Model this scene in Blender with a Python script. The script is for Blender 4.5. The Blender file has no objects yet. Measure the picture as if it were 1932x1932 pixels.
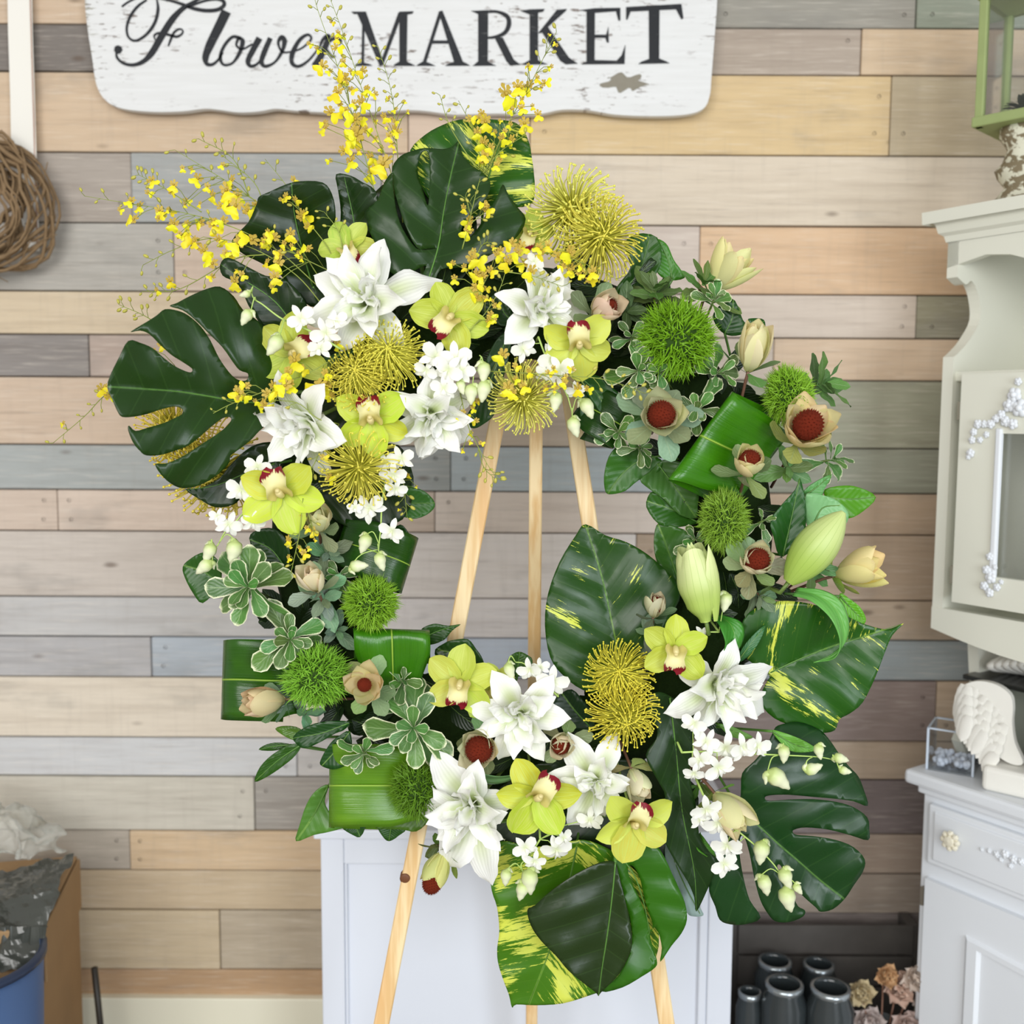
import bpy, bmesh, math, random
from mathutils import Vector, Matrix, Euler, noise
from mathutils.geometry import delaunay_2d_cdt

# ------------------------------------------------------------------ camera, world, lights, exposure
SC = bpy.context.scene
COL = SC.collection
rad = math.radians
F = 1934.0
PITCH, ROLL = rad(5.3), rad(0.3)
CAM = Vector((0, 0, 1.5))
fwd = Vector((0, math.cos(PITCH), -math.sin(PITCH)))
up0 = Vector((0, math.sin(PITCH), math.cos(PITCH)))
XX = Vector((1, 0, 0))
RV = XX * math.cos(ROLL) + up0 * math.sin(ROLL)
UV_ = XX * -math.sin(ROLL) + up0 * math.cos(ROLL)
cd = bpy.data.cameras.new('camera')
cam = bpy.data.objects.new('camera', cd)
COL.objects.link(cam)
cam.matrix_world = Matrix(((RV.x, UV_.x, -fwd.x, CAM.x), (RV.y, UV_.y, -fwd.y, CAM.y), (RV.z, UV_.z, -fwd.z, CAM.z), (0, 0, 0, 1)))
cd.sensor_width = 36
cd.lens = 36 * F / 1932
cd.clip_start = 0.05
cd.dof.use_dof = True
cd.dof.focus_distance = 1.56
cd.dof.aperture_fstop = 3.0
SC.camera = cam

W = bpy.data.worlds.new('world')
SC.world = W
W.use_nodes = True
W.node_tree.nodes['Background'].inputs[0].default_value = (1.0, 0.99, 0.97, 1)
W.node_tree.nodes['Background'].inputs[1].default_value = 0.46


def area(name, loc, target, sx, sy, watts, col):
    l = bpy.data.lights.new(name, 'AREA')
    l.shape = 'RECTANGLE'; l.size = sx; l.size_y = sy; l.energy = watts; l.color = col
    o = bpy.data.objects.new(name, l)
    COL.objects.link(o)
    o.location = loc
    o.rotation_euler = (Vector(target) - Vector(loc)).to_track_quat('-Z', 'Y').to_euler()
    o['kind'] = 'helper'
    return o


# the shop windows behind the photographer
area('window_light', (-0.9, -2.0, 2.2), (0.1, 1.6, 1.25), 2.8, 1.7, 108, (1.0, 0.99, 0.97))
area('door_light', (1.9, -2.4, 1.2), (0.3, 1.8, 0.9), 1.6, 2.2, 92, (0.86, 0.93, 1.0))
SC.view_settings.view_transform = 'Standard'
SC.view_settings.look = 'None'
SC.view_settings.exposure = 0.0
SC.view_settings.gamma = 1
SC.view_settings.use_curve_mapping = False

RNG = random.Random(7)


# ------------------------------------------------------------------ helpers
def P(px, py, Y):
    d = RV * ((px - 966) / F) - UV_ * ((py - 966) / F) + fwd
    return CAM + d * (Y / d.y)


def S(px, Y=1.55):
    return px * Y / F


def c(r, g, b):
    def l(v):
        v /= 255.0
        return v / 12.92 if v <= 0.04045 else ((v + 0.055) / 1.055) ** 2.4
    return (l(r), l(g), l(b), 1.0)


def T(x0, y0, s):
    def f(txt):
        a = [float(v) for v in txt.split()]
        return [(x0 + a[i] / s, y0 + a[i + 1] / s) for i in range(0, len(a), 2)]
    return f


zA, z1, z2, zB = T(200, 450, 3.864), T(0, 0, 2.76), T(600, 0, 2.76), T(550, 450, 3.864)
zC, z7, zD, zE = T(900, 450, 4.83), T(1100, 450, 3.513), T(1150, 800, 3.39), T(320, 850, 3.864)
zF, zG, zH, zI = T(400, 1150, 3.864), T(750, 1200, 3.864), T(1150, 1300, 3.513), T(700, 1432, 3.864)
zJ, z0, z6 = T(550, 1500, 2.147), T(0, 0, 1), T(150, 0, 3.22)


def cat(pts, n, closed=False):
    """Catmull-Rom through pts (tuples or Vectors), n samples per span"""
    pts = [Vector(p) for p in pts]
    m = len(pts)
    out = []
    spans = m if closed else m - 1
    for i in range(spans):
        if closed:
            p0, p1, p2, p3 = pts[(i - 1) % m], pts[i], pts[(i + 1) % m], pts[(i + 2) % m]
        else:
            p1, p2 = pts[i], pts[i + 1]
            p0 = pts[i - 1] if i > 0 else p1 * 2 - p2
            p3 = pts[i + 2] if i + 2 < m else p2 * 2 - p1
        for k in range(n):
            t = k / n
            out.append(0.5 * ((2 * p1) + (p2 - p0) * t + (2 * p0 - 5 * p1 + 4 * p2 - p3) * t * t + (3 * p1 - p0 - 3 * p2 + p3) * t ** 3))
    if not closed:
        out.append(pts[-1].copy())
    return out


def lerp_table(tab, u):
    for (a, x), (b, y) in zip(tab, tab[1:]):
        if u <= b:
            t = (u - a) / (b - a) if b > a else 0
            t = t * t * (3 - 2 * t)
            return x + (y - x) * t
    return tab[-1][1]


class MB:
    def __init__(s):
        s.v, s.f, s.uv = [], [], []

    def add(s, v, f, uv=None, M=None):
        o = len(s.v)
        s.v += [tuple(M @ Vector(p)) if M else tuple(p) for p in v]
        s.uv += list(uv) if uv else [(0.5, 0.5)] * len(v)
        s.f += [tuple(i + o for i in q) for q in f]
        return s

    def tube(s, pts, r, n=5, cap=True):
        pts = [Vector(p) for p in pts]
        rs = r if isinstance(r, (list, tuple)) else [r] * len(pts)
        v, f, uv = [], [], []
        ref = None
        for i, p in enumerate(pts):
            t = (pts[min(i + 1, len(pts) - 1)] - pts[max(i - 1, 0)])
            t = t.normalized() if t.length > 1e-9 else Vector((0, 0, 1))
            if ref is None:
                ref = t.orthogonal().normalized()
            ref = (ref - t * ref.dot(t))
            ref = ref.normalized() if ref.length > 1e-6 else t.orthogonal().normalized()
            b = t.cross(ref)
            for k in range(n):
                a = 2 * math.pi * k / n
                v.append(p + (ref * math.cos(a) + b * math.sin(a)) * rs[i])
                uv.append((i / max(1, len(pts) - 1), k / n))
        for i in range(len(pts) - 1):
            for k in range(n):
                f.append((i * n + k, i * n + (k + 1) % n, (i + 1) * n + (k + 1) % n, (i + 1) * n + k))
        if cap:
            f.append(tuple(range(n))[::-1])
            f.append(tuple((len(pts) - 1) * n + k for k in range(n)))
        return s.add(v, f, uv)

    def box(s, x0, x1, y0, y1, z0, z1):
        v = [(x, y, z) for x in (x0, x1) for y in (y0, y1) for z in (z0, z1)]
        f = [(0, 1, 3, 2), (4, 6, 7, 5), (0, 4, 5, 1), (2, 3, 7, 6), (0, 2, 6, 4), (1, 5, 7, 3)]
        return s.add(v, f)

    def ball(s, ce, r, n=8, m=6, sc=(1, 1, 1), M=None):
        v, f, uv = [], [], []
        for i in range(m + 1):
            th = math.pi * i / m
            for k in range(n):
                a = 2 * math.pi * k / n
                v.append((ce[0] + r * sc[0] * math.sin(th) * math.cos(a), ce[1] + r * sc[1] * math.sin(th) * math.sin(a), ce[2] + r * sc[2] * math.cos(th)))
                uv.append((i / m, k / n))
        for i in range(m):
            for k in range(n):
                f.append((i * n + k, (i + 1) * n + k, (i + 1) * n + (k + 1) % n, i * n + (k + 1) % n))
        return s.add(v, f, uv, M)

    def lathe(s, prof, n=20, M=None):
        v, f, uv = [], [], []
        for i, (r, z) in enumerate(prof):
            for k in range(n):
                a = 2 * math.pi * k / n
                v.append((r * math.cos(a), r * math.sin(a), z))
                uv.append((i / (len(prof) - 1), k / n))
        for i in range(len(prof) - 1):
            for k in range(n):
                f.append((i * n + k, i * n + (k + 1) % n, (i + 1) * n + (k + 1) % n, (i + 1) * n + k))
        return s.add(v, f, uv, M)

    def prism(s, poly, a0, a1, mk):
        """poly of 2-D points extruded from a0 to a1; mk(x, y, a) makes the point"""
        n = len(poly)
        v = [mk(x, y, a0) for x, y in poly] + [mk(x, y, a1) for x, y in poly]
        f = [tuple(range(n))[::-1], tuple(range(n, 2 * n))]
        f += [(i, (i + 1) % n, n + (i + 1) % n, n + i) for i in range(n)]
        return s.add(v, f)

    def mesh(s, name, m, smooth=True):
        me = bpy.data.meshes.new(name)
        me.from_pydata(s.v, [], s.f)
        ul = me.uv_layers.new(name='UVMap')
        idx = [0] * len(me.loops)
        me.loops.foreach_get('vertex_index', idx)
        flat = []
        for i in idx:
            flat += s.uv[i]
        ul.data.foreach_set('uv', flat)
        if smooth:
            me.polygons.foreach_set('use_smooth', [True] * len(me.polygons))
        if m:
            me.materials.append(m)
        return me


def link(name, data, parent=None, M=None, color=None):
    o = bpy.data.objects.new(name, data)
    COL.objects.link(o)
    if parent:
        o.parent = parent
    if M is not None:
        o.matrix_local = M
    if color:
        o.color = color
    return o


def tag(o, label=None, cat=None, group=None, kind=None):
    if label: o['label'] = label
    if cat: o['category'] = cat
    if group: o['group'] = group
    if kind: o['kind'] = kind
    return o


def empty(name, M, label, cat, group=None):
    o = bpy.data.objects.new(name, None)
    o.empty_display_size = 0.02
    COL.objects.link(o)
    o.matrix_world = M
    return tag(o, label, cat, group)


def bevel(o, w=0.003, seg=2):
    m = o.modifiers.new('bevel', 'BEVEL')
    m.width = w; m.segments = seg; m.limit_method = 'ANGLE'; m.angle_limit = rad(40)
    return o


def frame(px, py, Y, face=(0, 0), roll=0.0, s=1.0):
    """matrix: local Z faces (face x, face up, toward the camera), local Y up turned by roll degrees"""
    n = Vector((face[0], -1 if len(face) < 3 else -face[2], face[1])).normalized()
    u = Vector((0, 0, 1))
    if abs(n.z) > 0.97:
        u = Vector((0, 1, 0))
    x = u.cross(n).normalized()
    y = n.cross(x)
    R = Matrix((x, y, n)).transposed().to_4x4()
    return Matrix.Translation(P(px, py, Y)) @ R @ Matrix.Rotation(rad(roll), 4, 'Z') @ Matrix.Scale(s, 4)


def petal(L, Wd, prof, a0=0.0, a1=0.0, cup=0.0, crease=0.0, ruffle=0.0, freq=3.0, ph=0.0, nu=10, nv=6, notch=0.0, twist=0.0, pw=1.0):
    """a sheet along +X, widening in Y, rising in Z; a0 to a1 is the slope in degrees from base to tip"""
    v, f, uv = [], [], []
    x = z = 0.0
    for i in range(nu + 1):
        u = i / nu
        a = rad(a0 + (a1 - a0) * u ** pw)
        if i:
            x += math.cos(a) * L / nu
            z += math.sin(a) * L / nu
        w = Wd * max(0.012, lerp_table(prof, u))
        tw = twist * u
        for j in range(nv + 1):
            q = -1 + 2 * j / nv
            h = cup * w * q * q - crease * w * (1 - abs(q)) + ruffle * Wd * math.sin(freq * 6.283 * u + ph + q) * abs(q) ** 2 * min(1, u * 3)
            yy = q * w * (1 - 0.25 * abs(cup) * q * q)
            dx = -notch * L * (1 - abs(q)) ** 1.5 * u ** 4
            v.append((x - math.sin(a) * h + dx * math.cos(a), yy * math.cos(tw) - h * math.sin(tw), z + math.cos(a) * h * math.cos(tw) + yy * math.sin(tw) + dx * math.sin(a)))
            uv.append((u, j / nv))
    for i in range(nu):
        for j in range(nv):
            k = i * (nv + 1) + j
            f.append((k, k + nv + 1, k + nv + 2, k + 1))
    return v, f, uv


OV = [(0, .25), (.25, .78), (.5, 1), (.75, .86), (.92, .45), (1, .05)]
LANCE = [(0, .3), (.2, .62), (.42, .96), (.6, .98), (.8, .66), (.94, .25), (1, .02)]
OBOV = [(0, .12), (.25, .32), (.55, .8), (.78, 1), (.92, .72), (1, .2)]
ROUND = [(0, .22), (.25, .75), (.55, 1), (.8, .92), (.94, .6), (1, .12)]
STRAP = [(0, .5), (.2, .95), (.6, 1), (.85, .8), (1, .05)]
BAND = [(0, 1), (1, 1)]
MESHES = {}


def pm(key, m, **k):
    """a cached petal mesh of unit length"""
    kk = (key, m.name) + tuple(sorted((a, str(b)) for a, b in k.items()))
    if kk not in MESHES:
        MESHES[kk] = MB().add(*petal(**k)).mesh(key, m)
    return MESHES[kk]


def rot(az, el=0.0, sp=0.0, s=1.0, off=(0, 0, 0)):
    return Matrix.Translation(off) @ Matrix.Rotation(rad(az), 4, 'Z') @ Matrix.Rotation(rad(-el), 4, 'Y') @ Matrix.Rotation(rad(sp), 4, 'X') @ Matrix.Scale(s, 4)


# ------------------------------------------------------------------ materials
def nd(nt, typ, props=None, ins=None, out=0):
    n = nt.nodes.new('ShaderNode' + typ)
    for k, v in (props or {}).items():
        setattr(n, k, v)
    for k, v in (ins.items() if isinstance(ins, dict) else enumerate(ins or [])):
        if v is None:
            continue
        if isinstance(v, bpy.types.NodeSocket):
            nt.links.new(v, n.inputs[k])
        else:
            n.inputs[k].default_value = v
    return n.outputs[out]


class NT:
    def __init__(s, name, rough=0.5, spec=0.5):
        s.m = bpy.data.materials.new(name)
        s.m.use_nodes = True
        s.nt = s.m.node_tree
        s.b = s.nt.nodes['Principled BSDF']
        s.b.inputs['Roughness'].default_value = rough
        s.b.inputs['Specular IOR Level'].default_value = spec

    def math(s, op, a, b=0.0, cl=False): return nd(s.nt, 'Math', {'operation': op, 'use_clamp': cl}, [a, b])

    def mix(s, fac, a, b, blend='MIX'):
        n = s.nt.nodes.new('ShaderNodeMix')
        n.data_type = 'RGBA'; n.blend_type = blend
        for i, v in ((0, fac), (6, a), (7, b)):
            if isinstance(v, bpy.types.NodeSocket): s.nt.links.new(v, n.inputs[i])
            else: n.inputs[i].default_value = v
        return n.outputs[2]

    def step(s, x, a, b): return nd(s.nt, 'MapRange', {'interpolation_type': 'SMOOTHSTEP'}, [x, a, b, 0.0, 1.0])

    def noise(s, vec, scale, detail=3.0, rough=0.55, out=0): return nd(s.nt, 'TexNoise', None, {'Vector': vec, 'Scale': scale, 'Detail': detail, 'Roughness': rough}, out)

    def uv(s):
        n = s.nt.nodes.new('ShaderNodeUVMap')
        x = s.nt.nodes.new('ShaderNodeSeparateXYZ')
        s.nt.links.new(n.outputs[0], x.inputs[0])
        return x.outputs[0], x.outputs[1]

    def across(s, v): return s.math('ABSOLUTE', s.math('SUBTRACT', s.math('MULTIPLY', v, 2.0), 1.0))

    def xyz(s, x, y, z=0.0): return nd(s.nt, 'CombineXYZ', None, [x, y, z])

    def obj(s): return s.nt.nodes.new('ShaderNodeTexCoord').outputs['Object']

    def info(s, out): return s.nt.nodes.new('ShaderNodeObjectInfo').outputs[out]

    def mapv(s, vec, loc=(0, 0, 0), scale=(1, 1, 1)):
        return nd(s.nt, 'Mapping', None, {'Vector': vec, 'Location': loc, 'Scale': scale})

    def add(s, a, b): return nd(s.nt, 'VectorMath', {'operation': 'ADD'}, [a, b])

    def color(s, x):
        if isinstance(x, bpy.types.NodeSocket): s.nt.links.new(x, s.b.inputs['Base Color'])
        else: s.b.inputs['Base Color'].default_value = x
        s.col = x
        return s

    def rough(s, x):
        s.nt.links.new(x, s.b.inputs['Roughness']); return s

    def bump(s, h, st=0.3, d=0.01):
        o = nd(s.nt, 'Bump', None, {'Strength': st, 'Distance': d, 'Height': h})
        s.nt.links.new(o, s.b.inputs['Normal']); return s

    def translucent(s, f):
        t = s.nt.nodes.new('ShaderNodeBsdfTranslucent')
        if isinstance(s.col, bpy.types.NodeSocket): s.nt.links.new(s.col, t.inputs[0])
        else: t.inputs[0].default_value = s.col
        mx = s.nt.nodes.new('ShaderNodeMixShader')
        mx.inputs[0].default_value = f
        s.nt.links.new(s.b.outputs[0], mx.inputs[1]); s.nt.links.new(t.outputs[0], mx.inputs[2])
        s.nt.links.new(mx.outputs[0], s.nt.nodes['Material Output'].inputs[0])
        return s


def plain(name, col, rough=0.5, spec=0.5, var=0.0, scale=40, metal=0.0, bump=0.0):
    t = NT(name, rough, spec)
    if var or bump:
        n = t.noise(t.obj(), scale)
        dark = tuple(v * (1 - var) for v in col[:3]) + (1,)
        t.color(t.mix(n, dark, col))
        if bump: t.bump(n, bump)
    else:
        t.color(col)
    t.b.inputs['Metallic'].default_value = metal
    return t.m


# planks: colour of each board from its object colour
t = NT('weathered_plank', 0.75, 0.3)
oc = t.add(t.obj(), nd(t.nt, 'VectorMath', {'operation': 'SCALE'}, {0: (37.0, 11.0, 23.0), 'Scale': t.info('Random')}))
g1 = t.noise(t.mapv(oc, scale=(1.6, 1, 26)), 2.2, 6, 0.65)
g2 = t.noise(t.mapv(oc, scale=(3, 1, 60)), 4.0, 4)
st = t.step(t.noise(t.mapv(oc, scale=(1.0, 1, 2.2)), 3.3, 4, 0.6), 0.55, 0.72)
saw = t.noise(t.mapv(oc, scale=(30, 1, 2.5)), 2.0, 2)
base = t.info('Color')
cc = t.mix(t.math('MULTIPLY', t.step(g1, 0.4, 0.8), 0.26), base, t.mix(1.0, base, c(150, 132, 118), 'MULTIPLY'))
cc = t.mix(t.math('MULTIPLY', st, 0.30), cc, c(128, 126, 122))
cc = t.mix(t.math('MULTIPLY', t.step(g2, 0.5, 0.75), 0.26), cc, c(240, 230, 216))
cc = t.mix(t.math('MULTIPLY', t.step(saw, 0.5, 0.8), 0.10), cc, c(150, 140, 130))
g3 = t.noise(t.mapv(oc, scale=(2.0, 1, 90)), 3.0, 5, 0.7)
cc = t.mix(t.math('MULTIPLY', t.step(g3, 0.56, 0.74), 0.38), cc, c(120, 106, 94))
kn = nd(t.nt, 'TexVoronoi', None, {'Vector': t.mapv(oc, scale=(2.2, 1, 5.5)), 'Scale': 2.0})
cc = t.mix(t.math('MULTIPLY', t.math('SUBTRACT', 1.0, t.step(kn, 0.02, 0.11)), 0.65), cc, c(98, 80, 66))
t.color(cc).bump(g2, 0.25, 0.003)
M_PLANK = t.m
M_GAP = plain('dark_wall_board', c(110, 92, 80), 0.9)
M_NAIL = plain('nail_hole', c(72, 60, 52), 0.8)
M_WHITE = plain('white_paint', c(230, 234, 239), 0.4, 0.4, 0.05, 6)
M_CREAM = plain('cream_paint', c(226, 226, 212), 0.42, 0.4, 0.05, 6)
M_COOL = plain('cool_lit_white_paint', c(226, 231, 241), 0.4, 0.4, 0.05, 5)  # white paint with the bluish cast of cool daylight mixed into its colour
M_FLOOR = plain('floor_boards', c(150, 140, 128), 0.5, 0.4, 0.3, 12)

# sign: white paint with chips
t = NT('chipped_white_paint', 0.55, 0.3)
o_ = t.obj()
ch = t.noise(t.mapv(o_, scale=(14, 1, 75)), 1.5, 5, 0.7)
big = t.noise(t.mapv(o_, scale=(4, 1, 6)), 1.0, 2)
chips = t.math('MULTIPLY', t.step(ch, 0.575, 0.61), t.step(big, 0.42, 0.58))
sx = nd(t.nt, 'SeparateXYZ', None, [o_])
edge = t.step(t.math('SUBTRACT', t.math('MULTIPLY', sx, -1.0), t.math('MULTIPLY', t.math('SUBTRACT', t.noise(t.mapv(o_, scale=(8, 1, 95)), 2.0, 4), 0.4), 0.16)), 0.668, 0.676)
gr = t.noise(t.mapv(o_, scale=(3, 1, 50)), 2.0, 4)
cc = t.mix(gr, c(216, 216, 214), c(234, 235, 235))
cc = t.mix(chips, cc, c(134, 124, 118))
cc = t.mix(t.math('MULTIPLY', edge, 0.8), cc, c(150, 146, 130))
t.color(cc).bump(ch, 0.15, 0.002)
M_SIGN = t.m
t = NT('black_sign_paint', 0.6, 0.3)
n_ = t.noise(t.mapv(t.obj(), scale=(14, 1, 75)), 2.0, 4)
t.color(t.mix(t.step(n_, 0.60, 0.75), c(38, 40, 44), c(92, 92, 92)))
M_LETTER = t.m
M_BARE = plain('bare_sign_wood', c(150, 144, 130), 0.8, 0.2, 0.2, 60)

# pine easel
t = NT('pine_wood', 0.5, 0.4)
o_ = t.obj()
w_ = t.noise(t.mapv(o_, scale=(60, 60, 3.0)), 1.0, 3)
w2 = t.noise(t.mapv(o_, scale=(25, 25, 2.0)), 1.0, 2)
cc = t.mix(t.step(w_, 0.38, 0.66), c(240, 216, 170), c(222, 184, 128))
cc = t.mix(t.math('MULTIPLY', t.step(w2, 0.5, 0.7), 0.3), cc, c(226, 168, 104))
t.color(cc)
M_PINE = t.m
M_KNOT = plain('pine_knot', c(120, 74, 44), 0.5, 0.4, 0.4, 90)


def leaf_mat(name, rough=0.3, nv=9.0, slope=0.35, vein=0.25, spec=0.5, trans=0.06, veinc=(150, 185, 90), rib=0.03, varieg=False, margin=False):
    t = NT(name, rough, spec)
    u, v = t.uv()
    a = t.across(v)
    base = t.info('Color')
    n1 = t.noise(t.obj(), 18, 3)
    cc = t.mix(t.math('MULTIPLY', n1, 0.45), base, t.mix(1.0, base, (0.42, 0.55, 0.4, 1), 'MULTIPLY'))
    k = t.math('MULTIPLY', t.math('SUBTRACT', u, t.math('MULTIPLY', a, slope)), nv)
    fr = t.math('ABSOLUTE', t.math('SUBTRACT', t.math('FRACT', k), 0.5))
    vl = t.math('SUBTRACT', 1.0, t.step(fr, 0.0, 0.06))
    if varieg:
        kk = t.math('SUBTRACT', u, t.math('MULTIPLY', a, slope))
        rn = t.math('MULTIPLY', t.info('Random'), 40.0)
        st1 = t.noise(t.xyz(t.math('ADD', t.math('MULTIPLY', kk, 42.0), rn), t.math('MULTIPLY', v, 7.0)), 1.0, 4, 0.7)
        pt = t.noise(t.xyz(t.math('ADD', t.math('MULTIPLY', kk, 4.0), rn), t.math('MULTIPLY', v, 3.0)), 1.0, 2)
        mk = t.step(t.math('ADD', t.math('MULTIPLY', st1, 0.55), t.math('MULTIPLY', pt, 0.6)), t.math('SUBTRACT', 0.70, t.math('MULTIPLY', t.info('Alpha'), 0.085)), t.math('SUBTRACT', 0.735, t.math('MULTIPLY', t.info('Alpha'), 0.085)))
        cc = t.mix(mk, cc, t.mix(n1, c(216, 222, 70), c(196, 208, 96)))
    if name.startswith('strap'):
        sn = t.noise(t.xyz(t.math('MULTIPLY', u, 1.6), t.math('MULTIPLY', v, 46.0)), 1.0, 3)
        cc = t.mix(t.math('MULTIPLY', t.step(sn, 0.35, 0.7), 0.32), cc, t.mix(1.0, base, (0.45, 0.62, 0.5, 1), 'MULTIPLY'))
        pt = t.noise(t.xyz(t.math('MULTIPLY', u, 3.0), t.math('MULTIPLY', v, 2.5)), 1.0, 2)
        cc = t.mix(t.math('MULTIPLY', t.step(pt, 0.45, 0.7), 0.35), cc, t.mix(1.0, base, (1.7, 1.45, 1.6, 1), 'MULTIPLY'))
    if margin:
        e = t.math('ADD', t.math('MAXIMUM', a, t.math('MULTIPLY', t.math('SUBTRACT', u, 0.52), 2.0)), t.math('MULTIPLY', t.math('SUBTRACT', t.noise(t.obj(), 160, 2), 0.5), 0.5))
        cc = t.mix(t.step(e, 0.84, 0.90), cc, c(232, 234, 196))
    cc = t.mix(t.math('MULTIPLY', vl, vein), cc, c(*veinc))
    cc = t.mix(t.math('MULTIPLY', t.math('SUBTRACT', 1.0, t.step(a, rib * 0.5, rib)), 0.55), cc, c(*veinc))
    t.color(cc)
    h = t.math('ADD', t.math('MULTIPLY', sn if name.startswith('strap') else fr, 1.0), t.math('MULTIPLY', t.noise(t.obj(), 60, 2), 0.25))
    t.bump(h, 0.22, 0.003)
    t.rough(nd(t.nt, 'MapRange', None, [n1, 0.3, 0.7, rough - 0.06, rough + 0.12]))
    t.translucent(trans)
    return t.m


M_MONSTERA = leaf_mat('monstera_leaf', 0.3, 7.0, 0.3, 0.08, spec=0.38, trans=0.03, veinc=(88, 130, 60), rib=0.012)
M_POTHOS = leaf_mat('variegated_pothos_leaf', 0.3, 9.0, 0.38, 0.06, spec=0.4, veinc=(120, 160, 60), rib=0.014, varieg=True)
M_LEAF = leaf_mat('green_leaf', 0.33, 8.0, 0.4, 0.06, spec=0.4, veinc=(130, 165, 80), rib=0.04)
M_BAND = leaf_mat('strap_leaf', 0.24, 0.0001, 0.0, 0.0, veinc=(150, 190, 70), rib=0.035)
M_GREY = leaf_mat('greygreen_leaf', 0.5, 5.0, 0.5, 0.04, veinc=(150, 170, 130), rib=0.05)
M_PITT = leaf_mat('variegated_small_leaf', 0.34, 6.0, 0.45, 0.08, veinc=(150, 175, 120), rib=0.06, margin=True)
M_MIDRIB = plain('midrib_green', c(84, 128, 52), 0.4)
M_STEM = plain('green_stem', c(106, 130, 62), 0.5, 0.4, 0.2)
M_PALESTEM = plain('pale_green_stem', c(178, 206, 110), 0.45)
M_OSTEM = plain('thin_olive_stem', c(146, 160, 70), 0.5, 0.4, 0.25)
M_BRSTEM = plain('reddish_brown_stem', c(120, 84, 66), 0.6)

# lilies: white with a green throat line
t = NT('white_lily_petal', 0.45, 0.35)
u, v = t.uv(); a = t.across(v)
g = t.math('MULTIPLY', t.math('SUBTRACT', 1.0, t.step(a, 0.05, 0.75)), t.math('SUBTRACT', 1.0, t.step(u, 0.3, 0.88)))
gb = t.math('SUBTRACT', 1.0, t.step(u, 0.0, 0.4))
cc = t.mix(t.math('MULTIPLY', g, 0.75), c(252, 252, 248), c(205, 222, 142))
cc = t.mix(t.math('MULTIPLY', gb, 0.6), cc, c(184, 206, 104))
t.color(cc).bump(t.math('SINE', t.math('MULTIPLY', v, 60.0)), 0.12, 0.002).translucent(0.25)
M_LILY = t.m
t = NT('lily_bud', 0.4, 0.4)
u, v = t.uv()
rib = t.math('ABSOLUTE', t.math('SINE', t.math('MULTIPLY', v, 18.85)))
cc = t.mix(t.step(u, 0.25, 0.8), c(190, 212, 116), c(226, 234, 178))
cc = t.mix(t.math('MULTIPLY', t.math('SUBTRACT', 1.0, t.step(rib, 0.0, 0.22)), 0.5), cc, c(150, 182, 84))
t.color(t.mix(0.5, cc, t.mix(1.0, cc, t.info('Color'), 'MULTIPLY'))).translucent(0.15)
M_BUD = t.m
# cymbidium
t = NT('cymbidium_tepal', 0.42, 0.35)
u, v = t.uv(); a = t.across(v)
st_ = t.noise(t.xyz(t.math('MULTIPLY', u, 1.5), t.math('MULTIPLY', v, 22.0)), 1.0, 2)
cc = t.mix(t.step(st_, 0.35, 0.7), t.info('Color'), c(210, 222, 104))
cc = t.mix(t.math('MULTIPLY', t.math('SUBTRACT', 1.0, t.step(u, 0.0, 0.4)), 0.4), cc, c(150, 168, 50))
t.color(cc).bump(st_, 0.15, 0.002).translucent(0.25)
M_CYM = t.m
t = NT('cymbidium_lip', 0.45, 0.3)
u, v = t.uv(); a = t.across(v)
nn = t.noise(t.xyz(t.math('MULTIPLY', u, 3.0), t.math('MULTIPLY', v, 14.0)), 1.0, 3)
e = t.math('ADD', t.math('ADD', t.math('MULTIPLY', u, 0.9), t.math('MULTIPLY', a, 0.22)), t.math('MULTIPLY', t.math('SUBTRACT', nn, 0.5), 0.35))
red = t.math('MULTIPLY', t.step(e, 0.78, 0.83), t.step(a, 0.04, 0.12))
cc = t.mix(t.step(u, 0.15, 0.6), c(214, 200, 120), c(238, 232, 176))
t.color(t.mix(red, cc, c(132, 24, 40))).translucent(0.15)
M_LIP = t.m
M_COLUMN = plain('orchid_column', c(222, 206, 142), 0.35, 0.5, 0.12)
# leucadendron bract: object colour with a pink tip and edge
t = NT('bract', 0.5, 0.35)
u, v = t.uv(); a = t.across(v)
pk = t.math('MULTIPLY', t.step(t.math('ADD', u, t.math('MULTIPLY', t.noise(t.obj(), 60, 2), 0.3)), 1.06, 1.34), 0.75)
cc = t.mix(pk, t.info('Color'), c(196, 110, 100))
cc = t.mix(t.math('MULTIPLY', t.math('SUBTRACT', 1.0, t.step(u, 0.0, 0.5)), 0.35), cc, c(214, 220, 140))
t.color(cc).translucent(0.3)
M_BRACT = t.m
M_CONE = plain('red_brown_cone', c(150, 52, 26), 0.8, 0.2, 0.6, 300, bump=0.6)
# pincushion
t = NT('pincushion_style', 0.4, 0.4)
u, v = t.uv()
t.color(t.mix(t.step(u, 0.0, 0.7), c(206, 204, 70), t.info('Color'))).translucent(0.3)
M_PIN = t.m
M_PINCORE = plain('pincushion_core', c(190, 180, 60), 0.7, 0.2, 0.4, 200)
t = NT('bristle_green', 0.5, 0.3)
u, v = t.uv()
t.color(t.mix(u, c(70, 112, 22), t.info('Color'))).translucent(0.2)
M_BRISTLE = t.m
M_DARKCORE = plain('dark_green_core', c(44, 70, 18), 0.8, 0.2)
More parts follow.
